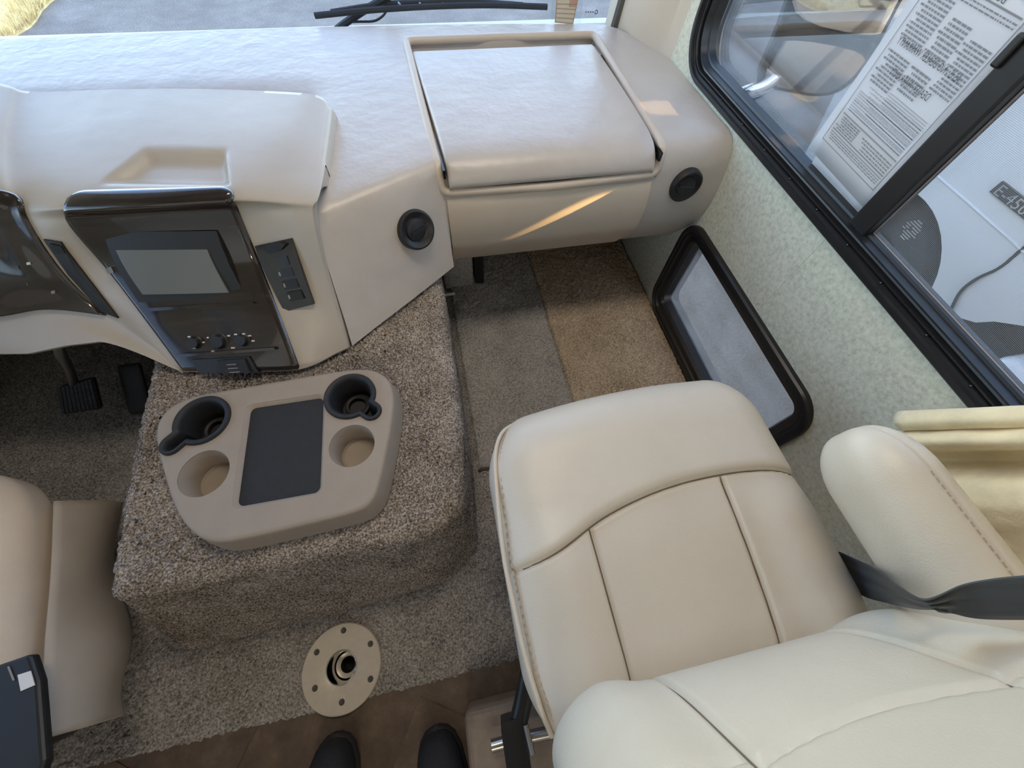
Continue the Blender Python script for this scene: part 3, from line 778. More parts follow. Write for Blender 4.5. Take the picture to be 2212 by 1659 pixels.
# instrument panel in front of the driver
ip = wood('instrument_panel', 4.93, 7.4, 2.02, 4.95, .008, wood_m, dash, corner=.3)
ip['label'] = 'dark glossy wood instrument panel edge'
for (px, py) in ((68, 566), (120, 626), (20, 590), (45, 618)):
    slab('dial_mark', [(px - 4, py - 2), (px + 4, py - 3), (px + 5, py + 2), (px - 3, py + 3)], MATS['mark_grey'] if px != 68 else white_m, ip, .001, .009, 1)
# round vents
def vent(c, n, r, turned):
    prof_ = [(r * 1.02, -.012), (r, .004), (r * .97, .008), (r * .88, .009), (r * .70, .004), (r * .62, .003)]
    vs, fs = lathe(c, n, prof_, 40); ring = mk('air_vent', vs, fs, black_plastic, dash)
    a, u, w = frame_of(n)
    w2_ = (w + turned).normalized()
    vs, fs = lathe(V(c) + V(n).normalized() * .002, w2_, [(.0001, .006), (r * .40, .005), (r * .56, .002), (r * .6, -.004), (.0001, -.006)], 32); mk('vane_disc', vs, fs, black_rubber, ring)
    a2, u2, w3_ = frame_of(w2_)
    vs, fs = boxm(V(c) + w3_ * .009, (r * .42, .003, .0015), Matrix((a2, u2, w3_)).transposed()); o = mk('finger_bar', vs, fs, black_plastic, ring, smooth=False)
    return ring
p0, p1, p2 = V((-.232, .728, .600)), V((.012, .858, .600)), V((-.238, .575, .353))
A, B, C_ = V((-.238, .667, .51)), V((.022, .827, .52)), V((-.238, .606, .40))
na = (B - A).cross(C_ - A).normalized()
if na.y > 0: na = -na
def at_plane(px, py, p, n):
    r = ray(px, py); return CAM + r * ((V(p) - CAM).dot(n) / r.dot(n))
vent(at_plane(897, 496, A, na) + na * .004, na, .0445, V((.1, 0, -.15)))
vent(at(1480, 400, y=.828) + V((0, -.002, 0)), V((.05, -1, -.02)), 0.0425, V((-.25, 0, .35)))

# ================================================================== TRAY ON THE ENGINE COVER
ZT = .405
tray = thing('console_tray', 'beige moulded cup holder tray on the carpeted engine cover', 'tray', at(600, 980, z=.345))
zo = lambda q: at(200 + q[0] / 2.552, 740 + q[1] / 2.552, z=ZT)
out = [(343, 520), (348, 455), (375, 400), (430, 345), (510, 305), (610, 278), (1000, 213), (1390, 146), (1490, 140), (1570, 152), (1635, 200), (1662, 285), (1655, 420), (1600, 700), (1575, 800), (1540, 880), (1470, 935), (1200, 1000), (900, 1070), (740, 1102), (660, 1105), (575, 1075), (500, 1005), (435, 890), (385, 720), (355, 600)]
op = [zo(p) for p in out]; op = chaikin(op, 2)
cxy = sum(op, V()) / len(op)
def inset(pts, d):
    q = []
    n = len(pts)
    for i in range(n):
        t = (pts[(i + 1) % n] - pts[i - 1]); nrm = V((t.y, -t.x, 0)).normalized()
        if nrm.dot(cxy - pts[i]) < 0: nrm = -nrm
        q.append(pts[i] + nrm * d)
    return q
def circ(c, r, n=40): return [(c.x + r * math.cos(2 * math.pi * k / n), c.y + r * math.sin(2 * math.pi * k / n)) for k in range(n)]
def keyhole(c, d, r, lug, lw, n=44):
    """circle with a handle slot towards angle d"""
    al = math.asin(lw / r); pts = []
    for k in range(n + 1):
        a = d + al + (2 * math.pi - 2 * al) * k / n; pts.append((c.x + r * math.cos(a), c.y + r * math.sin(a)))
    e = V((math.cos(d), math.sin(d), 0)); lc = c + e * lug
    for k in range(11):
        a = d - math.pi / 2 + math.pi * k / 10; pts.append((lc.x + lw * math.cos(a), lc.y + lw * math.sin(a)))
    return pts
c_tl, c_tr = at(440, 1022, z=ZT), at(760, 962, z=ZT)
c_bl, c_br = at(438, 908, z=ZT), at(757, 856, z=ZT)
lugl, lugr = at(372, 962, z=ZT), at(803, 889, z=ZT)
dl = math.atan2(lugl.y - c_bl.y, lugl.x - c_bl.x); dr_ = math.atan2(lugr.y - c_br.y, lugr.x - c_br.x)
ll, lr_ = (lugl - c_bl).length, (lugr - c_br).length
RB = .0475
mc = [at(520, 876, z=ZT), at(697, 850, z=ZT), at(702, 1060, z=ZT), at(512, 1105, z=ZT)]
mx0, mx1 = (mc[0].x + mc[3].x) / 2, (mc[1].x + mc[2].x) / 2; my0, my1 = (mc[2].y + mc[3].y) / 2, (mc[0].y + mc[1].y) / 2
mh = rrect(mx0, mx1, my0, my1, .014, 6)
holes = [circ(c_tl, .0435), circ(c_tr, .0425), keyhole(c_bl, dl, RB, ll, .017), keyhole(c_br, dr_, RB, lr_, .017), mh]
top = inset(op, .008)
vs, fs = plate([(p.x, p.y) for p in top], holes, ZT - .004, ZT, V)
side = [[V((p.x, p.y, z)) for p in inset(op, d)] for d, z in ((.008, ZT), (.004, ZT - .0008), (.0015, ZT - .003), (0, ZT - .008), (-.004, ZT - .03), (-.007, .349))]
o1 = grid('tray_body', side, tray_plastic, tray, wrap=True, angle=60)
v2 = [v.co.copy() for v in o1.data.vertices]; f2 = [tuple(p.vertices) for p in o1.data.polygons]
wells = []
for c, r_ in ((c_tl, .0435), (c_tr, .0425)):
    wells.append(lathe(V((c.x, c.y, ZT)), (0, 0, 1), [(r_ + .003, .0), (r_ + .0005, -.001), (r_ - .0015, -.006), (r_ - .007, -.052), (r_ - .011, -.056), (.0001, -.057)], 40))
mr = []
for d, z in ((-.001, ZT), (.003, ZT - .003), (.007, ZT - .010), (.008, ZT - .012)):
    mr.append([V((a, b, z)) for a, b in rrect(mx0 + d, mx1 - d, my0 + d, my1 - d, max(.004, .014 - d * .5), 6)])
wells.append(([v for r in mr for v in r], gridf(4, len(mr[0]), True)))
vs, fs = join([(v2, f2), (vs, fs)] + wells)
bpy.data.objects.remove(o1)
fixn(mk('tray_body', vs, fs, tray_plastic, tray, angle=35))
d = .006
vs, fs = plate(rrect(mx0 + d, mx1 - d, my0 + d, my1 - d, .011, 6), [], ZT - .018, ZT - .008, V); tm = fixn(mk('rubber_mat', vs, fs, black_rubber, tray, smooth=False)); bevel_obj(tm, .003, 3)
for c, dd, l in ((c_bl, dl, ll), (c_br, dr_, lr_)):
    rws = []
    for off, z in ((.004, ZT - .003), (.004, ZT + .004), (.002, ZT + .0065), (-.002, ZT + .0065), (-.006, ZT + .004), (-.008, ZT - .002), (-.012, ZT - .03), (-.015, ZT - .055)):
        rws.append([V((a, b, z)) for a, b in keyhole(c, dd, RB + off, l, .017 + off * .8)])
    n_ = len(rws[0]); vs = [v for r in rws for v in r]; fs = gridf(len(rws), n_, True); vs.append(V((c.x, c.y, ZT - .056))); fs += [((len(rws) - 1) * n_ + i, (len(rws) - 1) * n_ + (i + 1) % n_, len(vs) - 1) for i in range(n_)]
    cu = fixn(mk('cup_insert', vs, fs, black_rubber, tray, angle=45)); cu['label'] = 'black rubber cup insert with handle slot'
    vs, fs = lathe(V((c.x, c.y, ZT - .052)), (0, 0, 1), [(.026, 0), (.026, .008), (.022, .010), (.018, .008), (.018, 0)], 28); mk('inner_ring', vs, fs, black_rubber, cu)

# ================================================================== TABLE SOCKET IN THE FLOOR
fg = thing('table_socket', 'round beige metal table leg socket plate set in the carpet', 'table socket', FL_C)
vs, fs = lathe(FL_C, (0, 0, 1), [(FL_R, -.002), (FL_R, .011), (FL_R - .002, .0135), (.036, .0140), (.034, .013), (.0325, .010)], 64); mk('plate', vs, fs, plate_m, fg, angle=30)
vs, fs = lathe(FL_C, (0, 0, 1), [(.0345, .0140), (.0335, .016), (.0315, .0155), (.030, .008), (.029, -.02), (.026, -.045), (.0255, -.05)], 48); mk('chrome_sleeve', vs, fs, chrome, fg, angle=60)
vs, fs = lathe(FL_C, (0, 0, 1), [(.0262, -.028), (.020, -.030), (.017, -.033)], 48); mk('inner_collar', vs, fs, plate_m, fg, angle=60)
vs, fs = lathe(FL_C, (0, 0, 1), [(.0172, -.033), (.017, -.07), (.0001, -.07)], 32); mk('tube_bore', vs, fs, dark_gap, fg)
scr = None
for (px, py) in ((742, 1362), (800, 1391), (800, 1467), (738, 1517), (680, 1487), (684, 1409)):
    p = at(px, py, z=.014); dv = V((p.x - FL_C.x, p.y - FL_C.y, 0)); 
    if dv.length > FL_R - .009: dv = dv.normalized() * (FL_R - .009)
    vs, fs = lathe(FL_C + dv + V((0, 0, .0138)), (0, 0, 1), [(.0001, .0004), (.003, .0002), (.0058, .0014), (.0064, .0)], 16); mk('screw_head', vs, fs, mat('screw_dark', (.05, .045, .04), .5) if scr is None else scr, fg); scr = MATS['screw_dark']

# ================================================================== PASSENGER SEAT
seat = thing('passenger_seat', 'cream leather passenger seat with stitched cushion and wide backrest', 'seat', (.29, .05, 0))
def ysm(x):
    return cr1([V((0, .020, 0)), V((0, .036, 0)), V((0, .073, 0)), V((0, .094, 0)), V((0, .101, 0)), V((0, .096, 0)), V((0, .078, 0))], max(0, min(6, (x - .0) / .56 * 6))).y
def gro(d, w=.0035): return math.exp(-(d / w) ** 2)
vs, fs = pad((.268, .250, .078), (.085, .105, .070), (150, 150, 24))
cs = V((.290, .050, .422)); q = []
for p in vs:
    p = p.copy(); w_ = p + cs
    # plan: narrower at the back, left front corner squarer
    p.y -= (.020 * (p.x / .268) ** 2 - .010 * (p.x / .268)) * smooth01(p.y / .2)
    if p.z > 0:
        p.z += .010 * (1 - (p.x / .268) ** 2) - .012 * smooth01((-p.y) / .2) * (1 - (p.x / .268) ** 2)
        # raised bolsters at the sides behind the seam
        p.z += .012 * smooth01((abs(p.x) - .12) / .06) * smooth01((.06 - p.y) / .1)
    x, y = p.x + cs.x, p.y + cs.y
    if p.z > 0:
        ys = ysm(x); g = gro(y - ys)
        if y < ys:
            g = max(g, gro(x - (.158 + .002 * (ys - y) / .2)), gro(x - (.396 - .012 * (ys - y) / .2)))

        p.z += -.004 + .009 * smooth01((y - ys + .012) / .03) - .0075 * g
        p.z += .002 * noise.noise(V((x * 9, y * 9, 0)))
    q.append(p + cs)
cu = mk('cushion', q, fs, seat_leather, seat, angle=180)
from mathutils import kdtree
seam_m = mat('seam_thread', (.16, .13, .10), .9)
def seam_line(pts3, verts, ok, name, parent, axis, lift=.0002):
    ids = [i for i, v_ in enumerate(verts) if ok(v_)]
    kd = kdtree.KDTree(len(ids)); drop = lambda v_: V((v_.x, v_.y, 0)) if axis == 2 else V((v_.x, 0, v_.z))
    for i in ids: kd.insert(drop(verts[i]), i)
    kd.balance(); out_ = []
    for p_ in pts3:
        nb = kd.find_n(drop(p_), 4); h = sum(verts[i][axis] for _, i, _ in nb) / 4
        q_ = V(p_); q_[axis] = h + lift; out_.append(q_)
    for _ in range(2): out_ = [out_[0]] + [V([(out_[i - 1][k] + 2 * out_[i][k] + out_[i + 1][k]) / 4 if k == axis else out_[i][k] for k in range(3)]) for i in range(1, len(out_) - 1)] + [out_[-1]]
    return tube(name, out_, .0011, seam_m, parent, 6)
tops = lambda v_: v_.z > .44
seam_line([V((x_, ysm(x_), 0)) for x_ in np.linspace(.048, .538, 60)], q, tops, 'seam', cu, 2)
for (xa, xd) in ((.158, .002), (.396, -.012)):
    y1_ = ysm(xa); seam_line([V((xa + xd * (y1_ - y_) / .2, y_, 0)) for y_ in np.linspace(y1_ - .002, -.14, 40)], q, tops, 'seam', cu, 2)
# piping along the upper side edge
pth = []
for (px, py, z) in ((1118, 912, .455), (1085, 935, .468), (1070, 985, .475), (1075, 1080, .478), (1088, 1200, .48), (1108, 1300, .48), (1135, 1420, .48), (1168, 1530, .476), (1192, 1590, .45)):
    pth.append(at(px, py, z=z))
pth = crs(pth, 50)
tube('piping', pth, .0035, seat_leather, cu, 8)
sm_ = mat('stitch_thread', (.40, .34, .27), .8)
st = []
for k in range(2, 49):
    a = pth[k] + V((.009, 0, .004)); tdir = (pth[min(49, k + 1)] - pth[k]).normalized(); st.append(boxm(a, (.0010, .0030, .0008), Matrix.Rotation(math.atan2(-tdir.x, tdir.y), 3, 'Z')))
mk('stitching', *join(st), sm_, cu, smooth=False)['kind'] = 'stuff'
# lower side skirt of the cushion
vs, fs = pad((.245, .20, .085), (.05, .06, .03), (40, 40, 16))
q = [p + V((.295, .02, .30)) + V((.006 * noise.noise(p * 14), .006 * noise.noise(p * 14 + V((5, 0, 0))), 0)) for p in vs]
mk('skirt', q, fs, skirt_m, seat, angle=180)
# pedestal
vs, fs = pad((.16, .15, .11), (.02, .02, .02), (8, 8, 8)); pe = mk('pedestal', [p + V((.31, .0, .115)) for p in vs], fs, black_metal, seat)
# backrest
vs, fs = pad((.266, .072, .40), (.115, .060, .12), (150, 30, 190))
lean = Matrix.Rotation(math.radians(7), 3, 'X'); cb_ = V((.300, -.232, .845)); q = []
for p in vs:
    p = p.copy(); fr_ = p.y > 0
    x = p.x + cb_.x; z = p.z + cb_.z
    if fr_:
        # side bolsters and lumbar
        p.y += .014 * smooth01((abs(p.x) - .13) / .07) - .006
        p.y += .012 * math.exp(-((z - .60) / .10) ** 2)
        hz = .700 + .018 * ((p.x) / .12) ** 2 * (1 if abs(p.x) < .12 else .4) - (.0 if abs(p.x) < .12 else .0)
        g = max(gro(abs(p.x) - .122), gro(z - hz, .0035))
        p.y -= .0085 * g
    q.append(lean @ p + cb_)
br = mk('backrest', q, fs, seat_leather, seat, angle=180)
fro = lambda v_: v_.y > -.30
def bk(px_, pz_): return lean @ V((px_, .07, pz_)) + cb_
for sx_ in (-.122, .122):
    seam_line([bk(sx_, z_) for z_ in np.linspace(-.33, .30, 60)], q, lambda v_: (v_ - cb_).y > -.04 - (v_.z - cb_.z) * .12, 'seam', br, 1)
pt = [lean @ V((-.275 + .0 * k, .035, -.25 + .05 * k)) + cb_ for k in range(12)]
e0 = [lean @ V(v) + cb_ for v in ((-.15, .020, -.392), (-.216, .022, -.365), (-.254, .024, -.30))]
tube('piping', crs(e0 + [lean @ V((-.266, .026, -.2 + .1 * k)) + cb_ for k in range(5)], 40), .0042, seat_leather, br, 8)
# armrest
arm_rot = Matrix.Rotation(math.radians(3), 3, 'Z')
vs, fs = pad((.052, .20, .062), (.045, .075, .052), (30, 90, 34)); q = []
ca_ = V((.538, -.095, .625))
for p in vs:
    p = p.copy()
    g = gro(p.x - .004, .0028) if p.z > 0 else 0
    p.z -= .003 * g
    q.append(arm_rot @ p + ca_)
ar = mk('armrest', q, fs, seat_leather, seat, angle=180)
st = []
for k in range(44):
    yy = .120 - .0085 * k; zz = .0615
    st.append(boxm(arm_rot @ V((.000, yy, zz)) + ca_, (.0010, .0028, .0010)))
mk('stitching', *join(st), sm_, ar, smooth=False)['kind'] = 'stuff'
vs, fs = boxm((.53, -.26, .52), (.015, .02, .14)); bevel_obj(mk('armrest_bracket', vs, fs, black_metal, seat, smooth=False), .004)
# recline mechanism at the left rear of the seat
a, b_, c = at(1143, 1440, z=.27), at(1118, 1585, z=.26), at(1128, 1690, z=.24)
tube('recline_lever', crs([a, a.lerp(b_, .5), b_, c], 16), [.016] * 16, black_metal, seat, 10)
vs, fs = pad((.02, .045, .03), (.006, .006, .006), (4, 6, 6)); mk('lever_housing', [p + at(1112, 1600, z=.25) + V((0, -.01, 0)) for p in vs], fs, black_metal, seat)
tube('latch_rod', [at(1135, 1565, z=.285), at(1150, 1630, z=.285)], .005, steel, seat, 8)
tube('slide_rail', [at(1062, 1612, z=.13), at(1105, 1600, z=.13), at(1250, 1570, z=.13)], .011, steel, seat, 10)
vs, fs = boxm((.2, -.33, .05), (.30, .14, .045)); pb = mk('base_plate', vs, fs, vinyl_light, seat, smooth=False); bevel_obj(pb, .02, 4)

# ================================================================== SEAT BELT
U = [(2290, 1240, .77), (2150, 1252, .735), (2075, 1267, .715), (2000, 1297, .715), (1945, 1268, .68), (1890, 1228, .59), (1840, 1205, .48), (1808, 1192, .44)]
Lw = [(2290, 1340, .73), (2130, 1338, .70), (2060, 1326, .685), (2022, 1318, .705), (1975, 1316, .665), (1920, 1304, .57), (1862, 1284, .46), (1828, 1240, .42)]
ru = crs([at(a, b, z=c) for a, b, c in U], 60); rl = crs([at(a, b, z=c) for a, b, c in Lw], 60)
rows = []
for k in range(9): rows.append([p.lerp(q_, k / 8) + V((0, 0, .003 * math.sin(k * 2.1 + i * .12))) for i, (p, q_) in enumerate(zip(ru, rl))])
blt = grid('seat_belt', rows, webbing, angle=180)
md = blt.modifiers.new('thick', 'SOLIDIFY'); md.thickness = .0018
tag(blt, 'dark grey seat belt webbing beside the cream passenger armrest', 'seat belt')

# ================================================================== DRIVER SEAT
ds = thing('driver_seat', 'tan leather driver seat corner with hanging side skirt at left edge', 'seat', (-.98, .1, 0))
ry = math.radians(17); rz = Matrix.Rotation(ry, 3, 'Z')
vs, fs = pad((.26, .27, .075), (.11, .16, .06), (80, 80, 20)); q = []
cd_ = V((-1.075, .115, .270))
for p in vs:
    p = p.copy()
    if p.z > 0: p.z += .012 * (1 - (p.x / .26) ** 2) - .006 * gro(p.x - .185, .004)
    q.append(rz @ p + cd_)
mk('cushion', q, fs, driver_leather, ds, angle=180)
# side skirt: hanging panel
ctl = [at(118, 1082, z=.275), at(112, 1250, z=.285), at(98, 1420, z=.30), at(97, 1594, z=.32)]
cbt = [at(255, 1088, z=.10), at(262, 1240, z=.10), at(276, 1400, z=.12), at(278, 1540, z=.14)]
rows = []
for k in range(14):
    t = k / 13; rows.append([a.lerp(b, t) + V((.012 * math.sin(i * .35 + t * 2) * t + .022 * math.sin(t * 3.14), 0, 0)) for i, (a, b) in enumerate(zip(crs(ctl, 30), crs(cbt, 30)))])
sk_ = grid('side_skirt', rows, skirt_m, ds, angle=180); md = sk_.modifiers.new('thick', 'SOLIDIFY'); md.thickness = .004
vs, fs = pad((.18, .2, .09), (.02, .02, .02), (6, 6, 6)); mk('pedestal', [rz @ p + V((-1.08, .08, .095)) for p in vs], fs, black_metal, ds)
vs, fs = pad((.27, .07, .36), (.1, .06, .1), (30, 12, 30)); mk('backrest', [rz @ (Matrix.Rotation(math.radians(-8), 3, 'X') @ p + V((0, -.34, .42))) + cd_ for p in vs], fs, driver_leather, ds, angle=180)
# buckle block at the seat's rear corner
bk = thing('belt_buckle', 'black seat belt buckle cover with white tag beside the driver seat', 'buckle', at(40, 1560, z=.33))
poly = [at(-60, 1455, z=.355), at(66, 1412, z=.355), at(84, 1470, z=.355), at(97, 1640, z=.355), at(60, 1760, z=.355), at(-60, 1760, z=.355)]
vs, fs = plate([(p.x, p.y) for p in poly], [], .338, .355, V); o = fixn(mk('cover', vs, fs, black_plastic, bk, smooth=False)); bevel_obj(o, .006)
tp = [at(38, 1458, z=.3565), at(66, 1449, z=.3565), at(75, 1480, z=.3565), at(45, 1493, z=.3565)]
vs, fs = plate([(p.x, p.y) for p in tp], [], .3555, .3568, V); fixn(mk('tag', vs, fs, white_m, bk, smooth=False))
tube('seam', [at(18, 1440, z=.356), at(30, 1470, z=.356)], .0012, MATS['mark_grey'], bk, 6)

# ================================================================== PEDALS
bp_ = thing('brake_pedal', 'black ribbed brake pedal above the carpet on the driver side', 'pedal', at(170, 860, z=.05))
qd = [at(122, 836, z=.15), at(200, 814, z=.15), at(217, 884, z=.10), at(132, 897, z=.10)]
nrm = (qd[1] - qd[0]).cross(qd[3] - qd[0]).normalized(); nrm = -nrm if nrm.z < 0 else nrm
vs = [p for p in qd] + [p - nrm * .018 for p in qd]; o = fixn(mk('pad', vs, [(0, 1, 2, 3), (7, 6, 5, 4), (0, 4, 5, 1), (1, 5, 6, 2), (2, 6, 7, 3), (3, 7, 4, 0)], black_rubber, bp_, smooth=False)); bevel_obj(o, .008, 3)
me_ = None
for i in range(6):
    for j in range(9):
        s, t = (j + .8) / 9.6, (i + .8) / 6.6
        c = qd[0].lerp(qd[1], s).lerp(qd[3].lerp(qd[2], s), t) + nrm * .001
        if me_ is None:
            rb = mk('tread_block', *boxm((0, 0, 0), (.0036, .0058, .0025)), black_rubber, bp_, smooth=False); me_ = rb.data
        else:
            rb = bpy.data.objects.new('tread_block', me_); COL.objects.link(rb); rb.parent = bp_; rb.matrix_parent_inverse = Matrix.Translation(-bp_.location)
        a, u, w = frame_of(nrm, V((0, 1, 0)))
        rb.rotation_euler = Matrix((a, u, w)).transposed().to_euler(); rb.location = c
tube('arm', crs([at(165, 850, z=.10), at(150, 800, z=.2), at(132, 768, z=.27), at(126, 745, z=.31)], 16), .011, steel, bp_, 10)
gp = mk('accelerator_pedal', *pad((.03, .075, .008), (.01, .01, .006), (6, 12, 4)), black_rubber)
for v in gp.data.vertices: v.co = Matrix.Rotation(math.radians(35), 3, 'X') @ v.co + at(292, 840, z=.07)
tag(gp, 'black accelerator pedal beside the carpeted engine cover', 'pedal')

# ================================================================== CURTAIN
cpl = [(.112, .738), (.130, .724), (.134, .708), (.122, .692), (.110, .698), (.106, .722), (.099, .700), (.088, .682), (.076, .690), (.066, .722), (.046, .734), (.031, .710), (.018, .682), (-.012, .668), (-.06, .672), (-.12, .668), (-.18, .69), (-.25, .676), (-.33, .70)]
rows = []
for i in range(150):
    b0 = cr1([V((0, a, c)) for a, c in cpl], (len(cpl) - 1) * i / 149); row = []
    for k in range(60):
        h = k / 59; zh = .556 - .06 * smooth01((i - 30) / 60); z = zh + (1.27 - zh) * h
        sh_ = .43 * min(z - .55, .22) + .12 * max(0, z - .77)
        y = b0.y - sh_ * (1 - .5 * i / 149); x = .69 + (b0.z - .69) * (1 - .25 * h) + .0035 * noise.noise(V((b0.y * 50, z * 22, 0)))
        row.append(V((min(.74, x), y, z)))
    rows.append(row)
cu_ = grid('curtain', rows, curtain_m, angle=180); md = cu_.modifiers.new('thick', 'SOLIDIFY'); md.thickness = .004
tag(cu_, 'tan suede curtain gathered in folds beside the side window', 'curtain')

# ================================================================== PAPER NOTICE ON THE WINDOW
pap = thing('paper_notice', 'white printed buyers guide sheet taped to the side window glass', 'notice', (.79, .59, .67))
yl, yr, zb, zt = .684, .4845, .672, .958
def tilt(y, z): return V((.7905, y + .02 * (z - zb), z + .02 * (y - yr)))
rows = [[tilt(yr + (yl - yr) * j / 8, zb + (zt - zb) * i / 10) + V((-.0015 * math.sin(i * .9) * (1 - i / 10), 0, 0)) for j in range(9)] for i in range(11)]
sh = grid('sheet', rows, paper_m, pap, angle=180); md = sh.modifiers.new('thick', 'SOLIDIFY'); md.thickness = .0004
rows = [[V((.7925, .655 - .165 * j / 6 + .02 * (i / 6), .660 + .10 * i / 6)) for j in range(7)] for i in range(7)]
s2 = grid('under_sheet', rows, paper_m, pap, angle=180); md = s2.modifiers.new('thick', 'SOLIDIFY'); md.thickness = .0004
XP = .7885
def onp(ty, tz): q = tilt(yr + (yl - yr) * ty, zb + (zt - zb) * tz); return V((XP, q.y, q.z))
def bar(t0, z0, t1, z1): 
    a, b = onp(t0, z0), onp(t1, z0); c, d = onp(t1, z1), onp(t0, z1)
    return [a, b, c, d], [(0, 1, 2, 3)]
blk = [bar(.09, .10, .915, .104), bar(.09, .965, .915, .968), bar(.09, .10, .0965, .967), bar(.909, .10, .915, .967), bar(.12, .915, .88, .922), bar(.11, .272, .88, .277), bar(.11, .180, .88, .186), bar(.11, .165, .88, .169)]
def lines(t0, t1, z0, z1, n, fill=.5, jit=.25, out=blk):
    for k in range(n):
        z = z1 - (z1 - z0) * (k + .5) / n; h = (z1 - z0) / n * fill / 2; t = t0
        e = t1 - random.random() * jit * (t1 - t0)
        while t < e:
            w = .012 + random.random() * .035; out.append(bar(t, z - h, min(e, t + w), z + h)); t += w + .008
grey = []
lines(.62, .88, .66, .87, 12); lines(.37, .60, .66, .83, 9); lines(.12, .36, .58, .80, 13); lines(.62, .88, .46, .62, 9); lines(.37, .6, .50, .62, 6)
lines(.60, .88, .19, .265, 6, .55); lines(.12, .88, .125, .16, 3, .4, .05); lines(.12, .58, .19, .255, 4, .4)
lines(.12, .88, .875, .905, 2, .4, .1)
for k in range(15): grey.append(bar(.13, .30 + .0125 * k, .60 if k > 8 else .87, .3035 + .0125 * k))
lines(.13, .87, .295, .45, 9, .25, .5, grey)
vs, fs = join(blk); mk('printed_text', vs, fs, ink_soft, pap, smooth=False)
vs, fs = join(grey); mk('printed_rules', vs, fs, ink_grey, pap, smooth=False)
def ptxt(s, ty, tz, size, wid):
    v, f = text_mesh(s, 1.0); w = max(p.x for p in v); sx = wid * (yl - yr) / w
    o_ = onp(ty, tz); return [V((XP - .0004, o_.y + p.x * sx, o_.z + p.y * size)) for p in v], f
for v, f in [ptxt('BUYERS GUIDE', .30, .93, .011, .40), ptxt('AS IS - NO DEALER WARRANTY', .17, .655, .014, .68), ptxt('DEALER WARRANTY', .27, .54, .014, .46)]:
    mk('printed_heading', v, f, ink_m, pap, smooth=False)
vs, fs = boxm((.789, .50, .962), (.0006, .035, .012)); mk('tape_strip', vs, fs, tape_m, pap, smooth=False)

# ================================================================== WINDSHIELD STICKERS AND WIPER
def wpt(px, py, off=0):
    r = ray(px, py); lo, hi = 1.3, 1.8
    for _ in range(40):
        m_ = (lo + hi) / 2; p = CAM + r * (m_ / r.y)
        if p.y < wsp(p.x, p.z).y + off: lo = m_
        else: hi = m_
    return CAM + r * (lo / r.y)
stk = thing('inspection_sticker', 'cream gridded sticker on the windshield above the glove box', 'sticker', wpt(1222, 48, -.006))
qd = [wpt(1198, 49, -.003), wpt(1238, 53, -.003), wpt(1254, -22, -.003), wpt(1203, -22, -.003)]
mk('sticker_film', [wpt(1190, 60, -.002), wpt(1254, 62, -.002), wpt(1262, -30, -.002), wpt(1192, -30, -.002)], [(0, 1, 2, 3)], clear_film, stk, smooth=False)
mk('label_field', qd, [(0, 1, 2, 3)], sticker_m, stk, smooth=False)
def sq(s, t): return qd[0].lerp(qd[1], s).lerp(qd[3].lerp(qd[2], s), t) + V((0, -.0008, 0))
pr_ = []
for k in range(7): t = .02 + k * .14; pr_.append(([sq(.03, t), sq(.97, t), sq(.97, t + .02), sq(.03, t + .02)], [(0, 1, 2, 3)]))
for s in (.02, .95): pr_.append(([sq(s, .02), sq(s + .03, .02), sq(s + .03, 1), sq(s, 1)], [(0, 1, 2, 3)]))
mk('grid_lines', *join(pr_), mat('sticker_line', (.45, .30, .2), .6), stk, smooth=False)
mk('red_field', [sq(.62, .52), sq(.95, .52), sq(.95, 1), sq(.62, 1)], [(0, 1, 2, 3)], sticker_red, stk, smooth=False)
gm = thing('glass_mark', 'small black printed mark on the windshield corner glass', 'mark', wpt(1278, 27, -.004))
pr_ = [lathe(wpt(1288, 26, -.004), (0, -1, 0), [(.0035, 0), (.0055, .0002)], 16)]
for k in range(4): pr_.append(boxm(wpt(1266 + 5 * k, 26, -.004), (.002, .0003, .0013)))
mk('print', *join(pr_), black_plastic, gm, smooth=False)
# wiper outside
wi = thing('windshield_wiper', 'black windshield wiper lying across the outside of the windshield', 'wiper', wpt(735, 62, .03))
bl = crs([wpt(680, 34, .035), wpt(800, 22, .035), wpt(930, 14, .035), wpt(1060, 11, .035), wpt(1182, 15, .035)], 40)
tube('blade', bl, .008, black_rubber, wi, 8)
br_ = crs([wpt(715, 25, .055), wpt(830, 8, .06), wpt(940, 3, .06), wpt(1030, 3, .06), wpt(1130, 10, .055)], 30)
tube('bridge', br_, .006, black_plastic, wi, 8)
for px in (860, 905, 955, 1000): tube('clip', [wpt(px, 5, .06), wpt(px + 6, 13, .04)], .004, steel, wi, 6)
tube('arm', crs([wpt(716, 78, .05), wpt(735, 58, .055), wpt(785, 24, .06), wpt(850, -14, .06)], 20), .010, black_metal, wi, 8)
tube('hose', crs([wpt(730, 60, .065), wpt(760, 48, .06), wpt(805, 46, .055), wpt(825, 36, .05), wpt(836, 22, .045)], 24), .0032, black_rubber, wi, 6)

